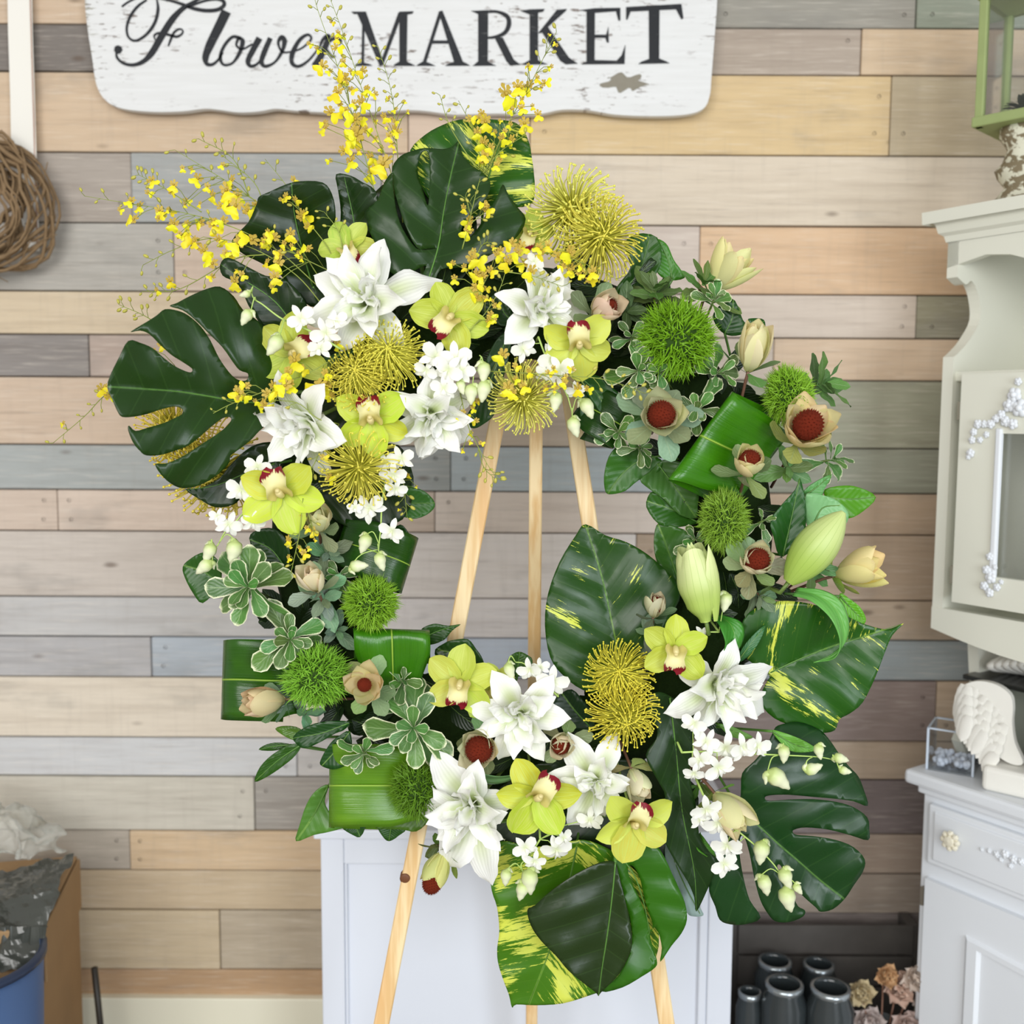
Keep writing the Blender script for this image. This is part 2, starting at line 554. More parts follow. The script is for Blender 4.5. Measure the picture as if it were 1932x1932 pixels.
# oncidium
t = NT('yellow_lip', 0.4, 0.35)
u, v = t.uv(); a = t.across(v)
rd = t.math('MULTIPLY', t.math('SUBTRACT', 1.0, t.step(u, 0.10, 0.20)), t.math('SUBTRACT', 1.0, t.step(a, 0.5, 1.0)))
cc = t.mix(t.math('MULTIPLY', rd, 0.9), t.info('Color'), c(166, 62, 22))
t.color(cc).translucent(0.3)
M_OLIP = t.m
t = NT('mottled_sepal', 0.5, 0.3)
t.color(t.mix(t.step(t.noise(t.obj(), 420, 1), 0.46, 0.54), c(232, 214, 92), c(160, 112, 50))).translucent(0.2)
M_OSEP = t.m
M_OBUD = plain('oncidium_bud', c(196, 190, 84), 0.45, 0.4, 0.3, 200)
# dendrobium
t = NT('white_orchid_petal', 0.45, 0.3)
u, v = t.uv()
t.color(t.mix(t.math('MULTIPLY', t.math('SUBTRACT', 1.0, t.step(u, 0.0, 0.45)), 0.6), c(246, 246, 238), c(214, 226, 160))).translucent(0.25)
M_DEND = t.m
t = NT('pale_orchid_bud', 0.4, 0.4)
u, v = t.uv()
t.color(t.mix(t.step(u, 0.1, 0.7), c(200, 218, 136), c(238, 242, 206))).translucent(0.15)
M_DBUD = t.m
M_FOAM = plain('dark_moss', c(34, 52, 20), 0.9, 0.1, 0.5, 90, bump=0.6)
M_TWIG = plain('grapevine_bark', c(152, 126, 94), 0.75, 0.2, 0.45, 60)
t = NT('clear_glass', 0.03, 0.5)
gl_ = t.nt.nodes.new('ShaderNodeBsdfGlossy'); gl_.inputs['Roughness'].default_value = 0.04
tr_ = t.nt.nodes.new('ShaderNodeBsdfTransparent'); tr_.inputs[0].default_value = (0.985, 0.995, 1.0, 1)
mx_ = t.nt.nodes.new('ShaderNodeMixShader')
fr_n = t.nt.nodes.new('ShaderNodeLayerWeight'); fr_n.inputs[0].default_value = 0.3
t.nt.links.new(fr_n.outputs[1], mx_.inputs[0]); t.nt.links.new(tr_.outputs[0], mx_.inputs[1]); t.nt.links.new(gl_.outputs[0], mx_.inputs[2])
t.nt.links.new(mx_.outputs[0], t.nt.nodes['Material Output'].inputs[0])
M_GLASS = t.m


# ------------------------------------------------------------------ room: planked wall, floor, baseboard
YW = 2.40
mb = MB().box(-2.6, 2.6, YW + 0.022, YW + 0.12, 0, 2.7)
wall = link('wall_back', mb.mesh('wall_back', M_GAP, False)); wall['kind'] = 'structure'
mb = MB().box(-2.6, 2.6, -3.2, YW + 0.12, -0.05, 0.0)
floor = link('floor', mb.mesh('floor', M_FLOOR, False)); floor['kind'] = 'structure'
mb = MB().box(-2.6, 2.6, YW - 0.018, YW + 0.02, 0.0, P(300, 1884, YW - 0.018).z)
bb = bevel(link('baseboard_back', mb.mesh('baseboard_back', plain('baseboard_cream', c(238, 234, 212), 0.45), False))); bb['kind'] = 'structure'

ROWS = [(-45, '-300 208 184 158 700 200 186 170 1345 158 154 144 1730 150 156 140 2300'),
        (50, '-300 128 121 115 640 170 158 145 1290 178 164 150 1625 212 188 158 2300'),
        (139, '-300 212 188 160 770 216 194 174 1000 218 192 148 1680 190 174 146 2300'),
        (291, '-300 176 166 156 248 172 174 172 720 206 190 176 1000 218 204 184 2300'),
        (424, '-300 186 182 174 328 214 194 176 760 206 192 178 1180 208 194 182 1320 222 190 156 2300'),
        (553, '-300 220 202 174 700 210 192 172 1100 212 198 184 1730 160 156 134 2300'),
        (635, '-300 148 142 138 168 194 176 164 800 200 186 172 1460 216 192 166 2300'),
        (715, '-300 212 190 168 760 212 196 178 1280 166 166 146 2300'),
        (843, '-300 174 178 176 850 196 206 210 1300 158 160 144 2300'),
        (928, '-300 210 192 176 108 218 200 184 820 236 222 210 1420 198 174 150 2300'),
        (1006, '-300 204 194 184 560 242 234 228 1200 192 170 148 2300'),  # middle boards lightened to make up for the shade of the wreath
        (1130, '-300 196 194 192 640 242 236 234 1300 194 174 152 2300'),
        (1205, '-300 182 180 180 285 182 190 198 640 214 224 238 1300 162 170 172 2300'),
        (1281, '-300 224 212 194 600 204 198 194 1300 152 136 130 1765 204 182 158 2300'),
        (1395, '-300 208 208 208 560 200 196 192 1240 196 176 154 2300'),
        (1468, '-300 204 198 184 480 166 160 152 1200 134 122 120 2300'),
        (1570, '-300 184 174 160 245 214 188 154 1000 176 158 142 2300'),
        (1645, '-300 204 184 154 700 166 152 138 2300'),
        (1720, '-300 204 186 156 415 188 174 152 1100 134 124 120 2300'),  # lower right boards carry the shadow there in their darker colour
        (1832, '-300 188 156 122 900 134 124 118 2300')]
nails = MB()
for i, (y0, row) in enumerate(ROWS):
    y1 = ROWS[i + 1][0] if i + 1 < len(ROWS) else 1886
    a = [float(v) for v in row.split()]
    zt, zb = P(966, y0, YW).z, P(966, y1, YW).z
    ym = (y0 + y1) / 2
    for k in range(0, len(a) - 1, 4):
        xa, xb = P(a[k], ym, YW).x + 0.001, P(a[k + 4], ym, YW).x - 0.001
        d = RNG.uniform(-0.002, 0.003)
        w2, h2 = (xb - xa) / 2, (zt - zb) / 2 - 0.0016
        b = MB().box(-w2, w2, -0.009, 0.012, -h2, h2)
        o = bevel(link('plank', b.mesh('plank', M_PLANK, False), wall, Matrix.Translation(((xa + xb) / 2, YW + 0.009 + d, (zt + zb) / 2)), c(*a[k + 1:k + 4])), 0.0015, 1)
        for xe in (xa + 0.03, xb - 0.03):
            for q in (0.28, 0.74):
                if abs(xe) < 1.6 and RNG.random() < .6:
                    pz = zb + (zt - zb) * q
                    nails.lathe([(0.0001, -0.0008), (0.0036, -0.0006), (0.0042, 0.002)], 8, Matrix.Translation((xe + RNG.uniform(-.006, .006), YW + d - 0.0002, pz)) @ Matrix.Rotation(rad(90), 4, 'X'))
o = link('nail_heads', nails.mesh('nail_heads', M_NAIL), wall); o['kind'] = 'stuff'


# ------------------------------------------------------------------ sign
YS = YW - 0.045


def local(root):
    inv = root.matrix_world.inverted()
    return lambda p: inv @ p


sroot = Matrix.Translation(P(750, 60, YS))
outl = cat(z0('158 -120 160 0 166 60 174 110 182 160 200 190 232 205 290 211 345 210 385 205 412 207 450 212 490 210 520 205 560 209 640 213 700 212 760 208 800 209 860 216 940 214 1010 216 1060 207 1110 208 1160 216 1230 219 1295 216 1328 204 1339 180 1342 150 1349 60 1353 0 1357 -120'), 4)
pl = [tuple(v) for v in [(p.x, p.y) for p in outl]]
mb = MB()


def mk_sign(x, y, a):
    q = P(x, y, YS)
    return Vector((q.x, q.y + a, q.z)) - sroot.translation


mb.prism(pl[::-1], 0.0, 0.02, mk_sign)
sign = link('wooden_sign', mb.mesh('wooden_sign', M_SIGN, False), None, sroot)
tag(sign, 'white distressed wooden sign lettered Flower MARKET, scalloped lower edge, on plank wall', 'sign')
mb = MB()
for k in (0.25, 0.75):
    mb.box(0.9 * k - 0.45, 0.9 * k - 0.41, 0.02, 0.032, -0.08, 0.1)
link('mounting_batten', mb.mesh('mounting_batten', M_BARE, False), sign)
# bare wood patch
patch = [(1145 + 38 * math.cos(t_) * (1 + .3 * math.sin(5 * t_)) + 33, 156 + 15 * math.sin(t_) * (1 + .35 * math.cos(7 * t_))) for t_ in [k * 6.283 / 40 for k in range(40)]]
mb = MB().prism(patch[::-1], -0.0012, 0.001, mk_sign)
tag(link('bare_patch', mb.mesh('bare_patch', M_BARE, False), sign), 'grey-brown patch where the paint has come off')


def letter(name, polys, strokes=(), k=-0.002):
    zk = 1 / 2.76 if L is z2 else 1.12 / 3.22
    m = MB()
    e = 0
    for p in polys:
        m.prism([(x, y) for x, y in p][::-1], k - e, 0.001, mk_sign); e += 0.00003
    for pts, ws in strokes:
        cp = cat(pts, 6)
        n = len(cp)
        wl = [lerp_table([(i / (len(ws) - 1), w) for i, w in enumerate(ws)], j / (n - 1)) / 2 * zk for j in range(n)]
        v, f = [], []
        for j, p in enumerate(cp):
            tdir = (cp[min(j + 1, n - 1)] - cp[max(j - 1, 0)]).normalized()
            nx, ny = -tdir.y, tdir.x
            for sgn in (-1, 1):
                for a in (k - e, 0.001):
                    v.append(mk_sign(p.x + nx * wl[j] * sgn, p.y + ny * wl[j] * sgn, a))
        for j in range(n - 1):
            q = j * 4; r = q + 4
            f += [(q, r, r + 2, q + 2), (q, q + 1, r + 1, r), (q + 2, r + 2, r + 3, q + 3)]
        f += [(0, 2, 3, 1), (4 * n - 4, 4 * n - 3, 4 * n - 1, 4 * n - 2)]
        m.add(v, f); e += 0.00003
    link(name, m.mesh(name, M_LETTER, False), sign)


L = z2
letter('letter_m', [L('200 62 250 62 345 335 322 345'), L('420 64 436 80 340 338 326 325'), L('232 70 244 80 240 335 226 335'), L('424 64 466 64 462 335 424 335'),
                    L('174 62 236 62 236 74 186 74'), L('425 62 498 60 492 72 460 78 425 78'), L('190 345 200 335 226 328 242 328 270 335 284 343'), L('392 344 402 334 424 322 462 322 490 334 508 344')])
letter('letter_a', [L('628 62 648 56 760 335 712 335'), L('630 62 642 80 562 330 544 330'), L('590 212 690 212 692 228 584 228'), L('512 344 524 334 545 322 562 322 592 334 612 344'), L('664 344 676 334 712 322 754 322 776 332 792 343')])
letter('letter_r', [L('834 60 886 58 884 332 834 332'), L('798 58 886 54 886 72 834 74'), L('806 344 818 334 834 320 884 320 908 334 928 343'), L('920 198 962 196 1020 312 1054 338 1000 342 980 318')],
       [(L('870 64 930 62 984 86 994 128 972 172 920 194 874 198'), [12, 14, 22, 24, 20, 14, 10])])
letter('letter_k', [L('1102 54 1146 52 1146 328 1102 328'), L('1054 58 1102 50 1180 48 1172 62 1102 76'), L('1062 338 1076 328 1102 314 1146 314 1172 326 1196 336'), L('1244 52 1296 48 1290 58 1164 172 1146 174'), L('1160 160 1196 140 1306 300 1352 332 1290 336 1262 318')])
letter('letter_e', [L('1398 50 1442 48 1440 328 1398 328'), L('1364 54 1440 44 1572 42 1574 58 1440 68'), L('1548 46 1574 42 1574 108 1564 108'), L('1440 182 1500 182 1500 198 1440 198'), L('1496 198 1500 182 1512 140 1514 222 1504 222'),
                    L('1372 336 1386 326 1440 314 1590 318 1594 334'), L('1552 320 1580 290 1600 234 1596 334')])
letter('letter_t', [L('1722 34 1778 30 1776 324 1724 326'), L('1604 38 1890 22 1892 48 1604 62'), L('1604 38 1630 54 1612 102 1604 104'), L('1862 46 1892 24 1902 96 1892 102'), L('1668 334 1684 322 1724 308 1776 306 1812 320 1830 330')])
L = z6
letter('letter_f', [L('215 285 235 276 255 284 262 304 250 324 228 330 212 312')],
       [(L('222 312 232 355 275 388 335 395 395 370 445 315 500 220 560 125 620 60 690 15 760 -20'), [8, 14, 16, 18, 24, 34, 36, 34, 26, 16, 10]),
        (L('258 42 300 12 360 -14 430 -18 520 -2 610 22 690 52 770 66 840 60 878 34 872 6 830 -4 770 4 700 28 640 52'), [10, 10, 8, 12, 18, 20, 20, 20, 16, 12, 8]),
        (L('470 -10 478 60 458 140 408 210 345 248 300 228 288 170 310 100 355 40 410 0'), [8, 16, 16, 14, 12, 12, 14, 14, 10]),
        (L('460 244 456 216 486 202 540 212 590 224 622 208 628 186 606 178 576 198 556 240 540 282'), [6, 10, 12, 14, 14, 10, 8, 10, 12, 12, 8])])
letter('letter_l', [], [(L('893 70 850 160 800 260 768 340 772 386 805 394 840 368 872 320'), [52, 50, 46, 36, 22, 16, 12, 9])])
letter('letter_o', [], [(L('980 234 930 226 880 280 856 348 876 394 930 384 974 320 992 252 968 236 954 276 990 300 1052 268'), [20, 16, 16, 18, 14, 12, 20, 24, 14, 12, 10, 9])])
letter('letter_w', [], [(L('1094 232 1052 310 1024 372 1044 404 1092 378 1128 300 1160 232'), [34, 30, 26, 18, 12, 10, 10]), (L('1160 232 1124 316 1106 376 1130 404 1188 378 1232 312 1246 250 1228 228 1208 262 1232 316 1290 316'), [26, 28, 24, 18, 12, 18, 26, 24, 14, 10, 9])])
letter('letter_e_script', [], [(L('1284 322 1356 290 1408 238 1386 212 1336 246 1294 326 1292 384 1332 404 1394 366 1460 286'), [8, 10, 12, 14, 20, 26, 22, 16, 12, 9])])
letter('letter_r_script', [], [(L('1456 296 1480 240 1512 222 1500 270 1462 350 1428 404'), [10, 16, 28, 30, 34, 36]), (L('1470 330 1510 262 1556 232 1584 250 1572 272'), [8, 12, 20, 22, 14]), (L('1500 300 1530 340 1556 344'), [14, 14, 10])])

# ------------------------------------------------------------------ ribbon-hung grapevine wreath, top left
r0 = P(40, 60, YW - 0.03)
mb = MB()
rb = [(P(14, -60, YW - .02), P(60, -60, YW - .02)), (P(16, 60, YW - .02), P(62, 60, YW - .02)), (P(20, 180, YW - .022), P(66, 180, YW - .022)), (P(22, 290, YW - .03), P(69, 290, YW - .03)), (P(24, 400, YW - .03), P(72, 400, YW - .03)), (P(26, 472, YW - .026), P(75, 474, YW - .026))]
for k in range(len(rb) - 1):
    a_, b_ = rb[k]; c_, d_ = rb[k + 1]
    e_ = Vector((0, -0.002, 0))
    mb.add([a_ - r0, b_ - r0, d_ - r0, c_ - r0, a_ - r0 + e_, b_ - r0 + e_, d_ - r0 + e_, c_ - r0 + e_], [(0, 1, 2, 3), (7, 6, 5, 4), (0, 4, 5, 1), (1, 5, 6, 2), (3, 2, 6, 7), (0, 3, 7, 4)])
o = link('hanging_ribbon', mb.mesh('hanging_ribbon', plain('ribbon_cream', c(240, 237, 228), 0.6), False), None, Matrix.Translation(r0))
tag(o, 'wide cream hanging ribbon behind the grapevine wreath', 'ribbon')
mb = MB()
rr = MB()
rb0, rb1 = P(57, -60, YW - .024) - r0, P(72, 470, YW - .03) - r0
for k in range(8):
    p = rb0.lerp(rb1, k / 7)
mb.tube([rb0.lerp(rb1, k / 7) + Vector((0, -0.004, 0)) for k in range(8)], 0.0012, 4)
tag(link('stitched_edge', mb.mesh('stitched_edge', plain('edge_thread', c(176, 128, 104), 0.7)), o), 'thin brown edge thread')
gc = P(-34, 388, YW - 0.07)
gv = empty('grapevine_wreath', Matrix.Translation(gc), 'round brown grapevine twig wreath hung on the plank wall at the cream ribbon', 'wreath')
for k in range(40):
    R0 = RNG.uniform(0.062, 0.158)
    a0 = RNG.uniform(0, 6.283); span = RNG.uniform(2.2, 6.0)
    ph, am = RNG.uniform(0, 6.283), RNG.uniform(0.004, 0.016)
    n = int(8 + span * 4)
    pts = []
    for j in range(n + 1):
        t_ = a0 + span * j / n
        rr_ = R0 + am * math.sin(3 * t_ + ph) + 0.005 * math.sin(7 * t_ + 2 * ph)
        pts.append(Vector((rr_ * math.cos(t_), 0.022 * math.sin(2 * t_ + ph) + RNG.uniform(-.003, .003), rr_ * math.sin(t_))))
    r_ = RNG.uniform(0.0026, 0.0066)
    link('twig', MB().tube(pts, [r_ * (1 - 0.4 * abs(2 * j / n - 1)) for j in range(n + 1)], 5).mesh('twig', M_TWIG), gv)
for k in range(16):
    a0 = RNG.uniform(0, 6.283)
    d_ = Vector((math.cos(a0), 0, math.sin(a0)))
    tn = Vector((-d_.z, 0, d_.x))
    pts = [d_ * 0.13, d_ * 0.15 + tn * 0.02, d_ * RNG.uniform(.155, .17) + tn * 0.05]
    link('tendril', MB().tube(cat(pts, 4), 0.0011, 4).mesh('tendril', M_TWIG), gv)

# ------------------------------------------------------------------ white display cabinet behind the easel
YC = 2.06
pa, pb = P(604, 1562, YC), P(1388, 1562, YC)
x0, x1, zt = pa.x, pb.x, pa.z
cab = empty('white_cabinet', Matrix.Translation(((x0 + x1) / 2, YC, 0)), 'tall plain white panelled cabinet standing behind the easel legs', 'cabinet')
hw = (x1 - x0) / 2
sl = P(649, 1700, YC).x - x0
sr = x1 - P(1338, 1700, YC).x
zr = P(700, 1632, YC).z


def bx(name, par, m, *b, bev=0.003):
    o = link(name, MB().box(*b).mesh(name, m, False), par)
    return bevel(o, bev) if bev else o


bx('side_panel', cab, M_COOL, -hw, -hw + 0.02, 0.02, 0.30, 0, zt - .02)
bx('side_panel', cab, M_COOL, hw - 0.02, hw, 0.02, 0.30, 0, zt - .02)
bx('frame_stile', cab, M_COOL, -hw, -hw + sl, 0.0, 0.02, 0, zt - .02)
bx('frame_stile', cab, M_COOL, hw - sr, hw, 0.0, 0.02, 0, zt - .02)
bx('top_rail', cab, M_COOL, -hw + sl, hw - sr, 0.002, 0.02, zr, zt - .02)
bx('bottom_rail', cab, M_COOL, -hw + sl, hw - sr, 0.002, 0.02, 0.03, 0.1)
bx('front_panel', cab, M_COOL, -hw + sl, hw - sr, 0.016, 0.026, 0.05, zr + .01)
bx('bead_moulding', cab, M_COOL, hw - sr - .018, hw - sr, 0.004, 0.018, 0.1, zr)
bx('bead_moulding', cab, M_COOL, -hw + sl, -hw + sl + 0.006, 0.006, 0.018, 0.1, zr)
bx('top_board', cab, M_COOL, -hw - .012, hw + .012, -0.012, 0.31, zt - .02, zt)

# ------------------------------------------------------------------ easel
def pole(name, parent, A, B, wpx, depth, m=M_PINE):
    """square-section bar between world points A and B"""
    d = (B - A).normalized()
    x = Vector((1, 0, 0)); x = (x - d * x.dot(d)).normalized()
    y = d.cross(x)
    hw_ = wpx / 2
    hd = depth / 2
    v = []
    for Pt in (A, B):
        for sx_, sy_ in ((-1, -1), (1, -1), (1, 1), (-1, 1)):
            v.append(x * hw_ * sx_ + y * hd * sy_ + Pt)
    mid = parent.matrix_world.translation
    v = [q - mid for q in v]
    return bevel(link(name, MB().add(v, [(3, 2, 1, 0), (4, 5, 6, 7), (0, 1, 5, 4), (1, 2, 6, 5), (2, 3, 7, 6), (3, 0, 4, 7)]).mesh(name, m, False), parent), 0.002, 1)


def to_floor(A, B):
    return A + (B - A) * (A.z / (A.z - B.z)) * 0.999


ez = empty('display_easel', Matrix.Translation((P(1000, 1900, 1.7).x, 1.72, 0)), 'three-legged pale pine easel holding the flower wreath', 'easel')
LA, LB = P(958, 690, 1.72), P(722, 1920, 1.65)
RA, RB = P(1066, 690, 1.72), P(1256, 1920, 1.65)
BA, BB = P(1012, 690, 1.745), P(1003, 1920, 1.93)
pole('front_leg', ez, LA, to_floor(LA, LB), 0.0262, 0.018)
pole('front_leg', ez, RA, to_floor(RA, RB), 0.0262, 0.018)
pole('back_leg', ez, BA, to_floor(BA, BB), 0.0225, 0.022)
bx_ = MB().box(-0.09, 0.09, -0.012, 0.016, -0.03, 0.03)
o = link('top_block', bx_.mesh('top_block', M_PINE, False), ez); o.location = P(1012, 700, 1.725) - ez.matrix_world.translation; bevel(o)
o = link('ledge_bar', MB().box(-0.26, 0.26, -0.03, 0.0, -0.012, 0.012).mesh('ledge_bar', M_PINE, False), ez); o.location = P(995, 1405, 1.66) - ez.matrix_world.translation; bevel(o)
kp = P(768, 1652, 1.648)
kn_ = MB().lathe([(0.0001, -0.0165), (0.006, -0.0166), (0.009, -0.0155), (0.0095, 0.0)], 14)
o = link('knot', kn_.mesh('knot', M_KNOT), ez, Matrix.Translation(P(766, 1650, 1.672) - ez.matrix_world.translation) @ Matrix.Rotation(rad(90), 4, 'X') @ Matrix.Rotation(rad(180), 4, 'Y'))

# ------------------------------------------------------------------ hutch on the right: sideboard and upper cabinet
HO = P(1742, 1530, 2.10)
HM = Matrix.Translation((HO.x, HO.y, 0)) @ Matrix.Rotation(rad(-56), 4, 'Z')
HI = HM.inverted()


def hz(px, py, yl=0.0):
    d = (P(px, py, 2.0) - CAM)
    o_, dd = HI @ CAM, HI.to_3x3() @ d
    k = (yl - o_.y) / dd.y
    q = o_ + dd * k
    return q.x, q.z


LEN = 0.80
zc = hz(1712, 1452, -0.03)[1]
DEP = 0.38
side = empty('sideboard', HM, 'white painted sideboard base with drawer and panelled door, right of the wreath', 'sideboard')
zd1, zd0 = hz(1757, 1512)[1], hz(1748, 1622)[1]
zdo = hz(1748, 1652)[1]
xd = hz(1757, 1560)[0]
bx('carcass', side, M_WHITE, 0, LEN, 0.0, DEP, 0.0, zc - .03)
bx('countertop', side, M_WHITE, -0.03, LEN + .03, -0.03, DEP, zc - .03, zc, bev=0.008)
bx('cornice_bead', side, M_WHITE, -0.008, LEN, -0.012, 0.0, zc - .048, zc - .03, bev=0.004)
dr = bx('drawer', side, M_WHITE, xd, LEN - .03, -0.014, 0.01, zd0, zd1, bev=0.005)
bx('drawer_panel', dr, M_WHITE, xd + .015, LEN - .05, -0.018, -0.01, zd0 + .012, zd1 - .012, bev=0.004)
M_KNOB = plain('crystal_knob', c(232, 226, 205), 0.15, 0.8)
for px_, py_ in ((1797, 1585),):
    kx, kz = hz(px_, py_, -0.03)
    mb = MB().lathe([(0.0001, 0.03), (0.010, 0.028), (0.014, 0.02), (0.008, 0.008), (0.006, 0.0)], 8)
    for q in range(8):
        a_ = q * 0.785
        mb.ball((0.015 * math.cos(a_), 0.015 * math.sin(a_), 0.02), 0.007, 6, 4)
    link('knob', mb.mesh('knob', M_KNOB, False), dr, Matrix.Translation((kx, -0.018, kz)) @ Matrix.Rotation(rad(90), 4, 'X'))


def applique(name, par, spots, m, y):
    mb = MB()
    for (x, z, r) in spots:
        for q in range(5):
            a_ = q * 1.2566 + x * 50
            mb.ball((x + r * .55 * math.cos(a_), y, z + r * .55 * math.sin(a_)), r * .55, 7, 5, (1, .7, 1))
        mb.ball((x, y - r * .3, z), r * .45, 7, 5)
    o = link(name, mb.mesh(name, m), par); o['kind'] = 'stuff'
    return o


sp = []
for k, (px_, py_, r_) in enumerate([(1852, 1603, 5), (1866, 1606, 6), (1880, 1612, 8), (1896, 1612, 10), (1912, 1622, 10), (1926, 1626, 8), (1888, 1622, 6), (1906, 1634, 6)]):
    x_, z_ = hz(px_, py_, -0.02)
    sp.append((x_, z_, r_ * .00085))
applique('carved_flowers', dr, sp, M_WHITE, -0.02)
door = bx('door', side, M_WHITE, xd, LEN - .03, -0.014, 0.01, 0.06, zdo, bev=0.005)
xi, zi = hz(1818, 1765, -0.02)
arch = [(xi, 0.10), (LEN - .09, 0.10), (LEN - .09, zi), ((xi + LEN - .09) / 2 + .09, zi - .012), ((xi + LEN - .09) / 2, zi + .012), ((xi + LEN - .09) / 2 - .09, zi - .012)]
arch = arch[:2] + [(p.x, p.y) for p in cat([(q[0], q[1], 0) for q in arch[2:]] + [(xi, zi, 0)], 5)]
door.modifiers.clear()
fr = MB()
ring = [(x, z) for x, z in arch]
cx_, cz_ = (xi + LEN - .09) / 2, (0.1 + zi) / 2
for s0, s1, ya, yb in ((1.0, 0.97, -0.014, -0.022), (0.97, 0.90, -0.022, -0.022), (0.90, 0.87, -0.022, -0.010)):
    v = [(cx_ + (x - cx_) * s0, ya, cz_ + (z - cz_) * s0) for x, z in ring] + [(cx_ + (x - cx_) * s1, yb, cz_ + (z - cz_) * s1) for x, z in ring]
    n = len(ring)
    fr.add(v, [(k, (k + 1) % n, n + (k + 1) % n, n + k) for k in range(n)])
link('raised_moulding', fr.mesh('raised_moulding', M_WHITE, False), door)
hx_, hz_ = hz(1738, 1690, -0.01)
bx('hinge', side, plain('brass_hinge', c(150, 142, 128), 0.4, metal=0.7), xd - .012, xd - .004, -0.012, 0.0, hz_ - .02, hz_ + .02, bev=0.001)

up = empty('hutch_top', HM, 'white open-topped hutch with glass door and carved roses, above the white sideboard', 'hutch')
ztop, zcr = hz(1766, 392, -0.06)[1], hz(1785, 445, -0.01)[1]
zs1, zs0, zu, zu0 = hz(1830, 520)[1], hz(1822, 672)[1], hz(1815, 700)[1], hz(1787, 1190)[1]
# side panels with scooped front edge
fine = hz(1828, 540)[1]
prof = [(0, zu0), (0, zs0), (0.02, zs0 + .012), (0.05, zs0 + .035), (0.085, (zs0 + zs1) / 2), (0.075, zs1 - .03), (0.05, zs1 - .004), (0.03, zs1 - .012), (0.0, zs1), (0, ztop - .02), (DEP - .06, ztop - .02), (DEP - .06, zc), (0.12, zc), (0.09, zc + .05), (0.15, zc + .15), (0.13, zu0 - .03), (0.08, zu0)]
pp = [prof[0], prof[1]] + [(q.x, q.y) for q in cat(prof[1:9], 4)[1:]] + prof[9:]
for xs in (0.0, LEN - .03):
    mb = MB().prism(pp, xs, xs + .024, lambda x, y, a: Vector((a, x, y)))
    link('side_panel', mb.mesh('side_panel', M_CREAM, False), up)
bx('back_board', up, M_CREAM, 0.02, LEN, DEP - .075, DEP - .06, zu0, ztop - .03)
cprof = [(-0.003, zcr - .012), (-0.006, zcr), (-0.014, zcr + .006), (-0.018, zcr + .022), (-0.028, zcr + .034), (-0.036, ztop - .024), (-0.037, ztop)]
mb = MB()
v, n = [], len(cprof)
for i_, (x_, yy_) in enumerate((('l', 0), ('c', 0), ('r', 0))):
    for (o_, z_) in cprof:
        v.append((o_, DEP - .06, z_) if x_ == 'l' else ((o_, o_, z_) if x_ == 'c' else (LEN, o_, z_)))
f = [(i_ * n + k, (i_ + 1) * n + k, (i_ + 1) * n + k + 1, i_ * n + k + 1) for i_ in (0, 1) for k in range(n - 1)]
v += [(LEN, DEP - .06, ztop)]
f.append((n - 1, 2 * n - 1, 3 * n - 1, 3 * n))
mb.add(v, f)
link('crown_moulding', mb.mesh('crown_moulding', M_CREAM, False), up)
# frieze with arched lower edge
xf, zf0 = hz(1860, 480)
fp = [(0.0, ztop - .03), (0.0, zs1 + .02), (xf, zf0), (xf + .05, zf0 - .006), (xf + .16, zf0 - .045), (xf + .3, zf0 - .06), (LEN, zf0 - .05), (LEN, ztop - .03)]
mb = MB().prism(fp, 0.0, 0.02, lambda x, y, a: Vector((x, a, y)))
link('frieze_board', mb.mesh('frieze_board', M_CREAM, False), up)
bx('shelf_board', up, M_CREAM, 0.02, LEN, 0.01, DEP - .08, zu - .02, zu)
bx('bottom_board', up, M_CREAM, 0.0, LEN, 0.0, DEP - .06, zu0, zu0 + .02)
ap = [(0, zu0 + .045), (0, zu0)] + [(x, zu0 - .035 * math.sin(min(1, x / .25) * 1.57)) for x in (0.06, .1, .15, .2, .25, .4)] + [(LEN, zu0 - .035), (LEN, zu0 + .045)]
mb = MB().prism(ap, -0.002, 0.02, lambda x, y, a: Vector((x, a, y)))
link('apron', mb.mesh('apron', M_CREAM, False), up)
xg0, zg1 = hz(1818, 706, -0.01)
zg0 = hz(1800, 1135, -0.01)[1]
xp, zp1 = hz(1897, 818, -0.01)
zp0 = hz(1890, 1090, -0.01)[1]
gd = empty_d = link('glass_door', MB().box(xg0, xp - .012, -0.016, 0.004, zg0, zg1).box(LEN - .12, LEN - .03, -0.016, 0.004, zg0, zg1).box(xp - .012, LEN - .12, -0.016, 0.004, zg0, zp0).box(xp - .012, LEN - .12, -0.016, 0.004, zp1, zg1).mesh('glass_door', M_CREAM, False), up)
bx('pane_bead', gd, M_WHITE, xp - .014, xp - .002, -0.022, -0.01, zp0 - .01, zp1 + .01, bev=0.003)
bx('pane', gd, M_GLASS, xp - .01, LEN - .12, -0.005, -0.002, zp0 - .005, zp1 + .005, bev=0)
sp = []
for (px_, py_, r_) in [(1915, 745, 22), (1926, 770, 26), (1905, 765, 20), (1890, 782, 14), (1898, 795, 16), (1880, 790, 13), (1870, 800, 14), (1858, 800, 12), (1846, 800, 14), (1838, 815, 12), (1835, 830, 12), (1862, 820, 10), (1832, 855, 14), (1828, 862, 9), (1850, 830, 10), (1912, 800, 16), (1922, 720, 12)]:
    x_, z_ = hz(px_, py_, -0.02)
    sp.append((x_, z_, r_ * .00062))
applique('carved_roses', gd, sp, M_WHITE, -0.022)
sp = []
for (px_, py_, r_) in [(1868, 1050, 12), (1862, 1075, 14), (1870, 1090, 18), (1858, 1105, 14), (1882, 1108, 12), (1868, 1118, 14), (1878, 1070, 9), (1890, 1098, 8)]:
    x_, z_ = hz(px_, py_, -0.02)
    sp.append((x_, z_, r_ * .00062))
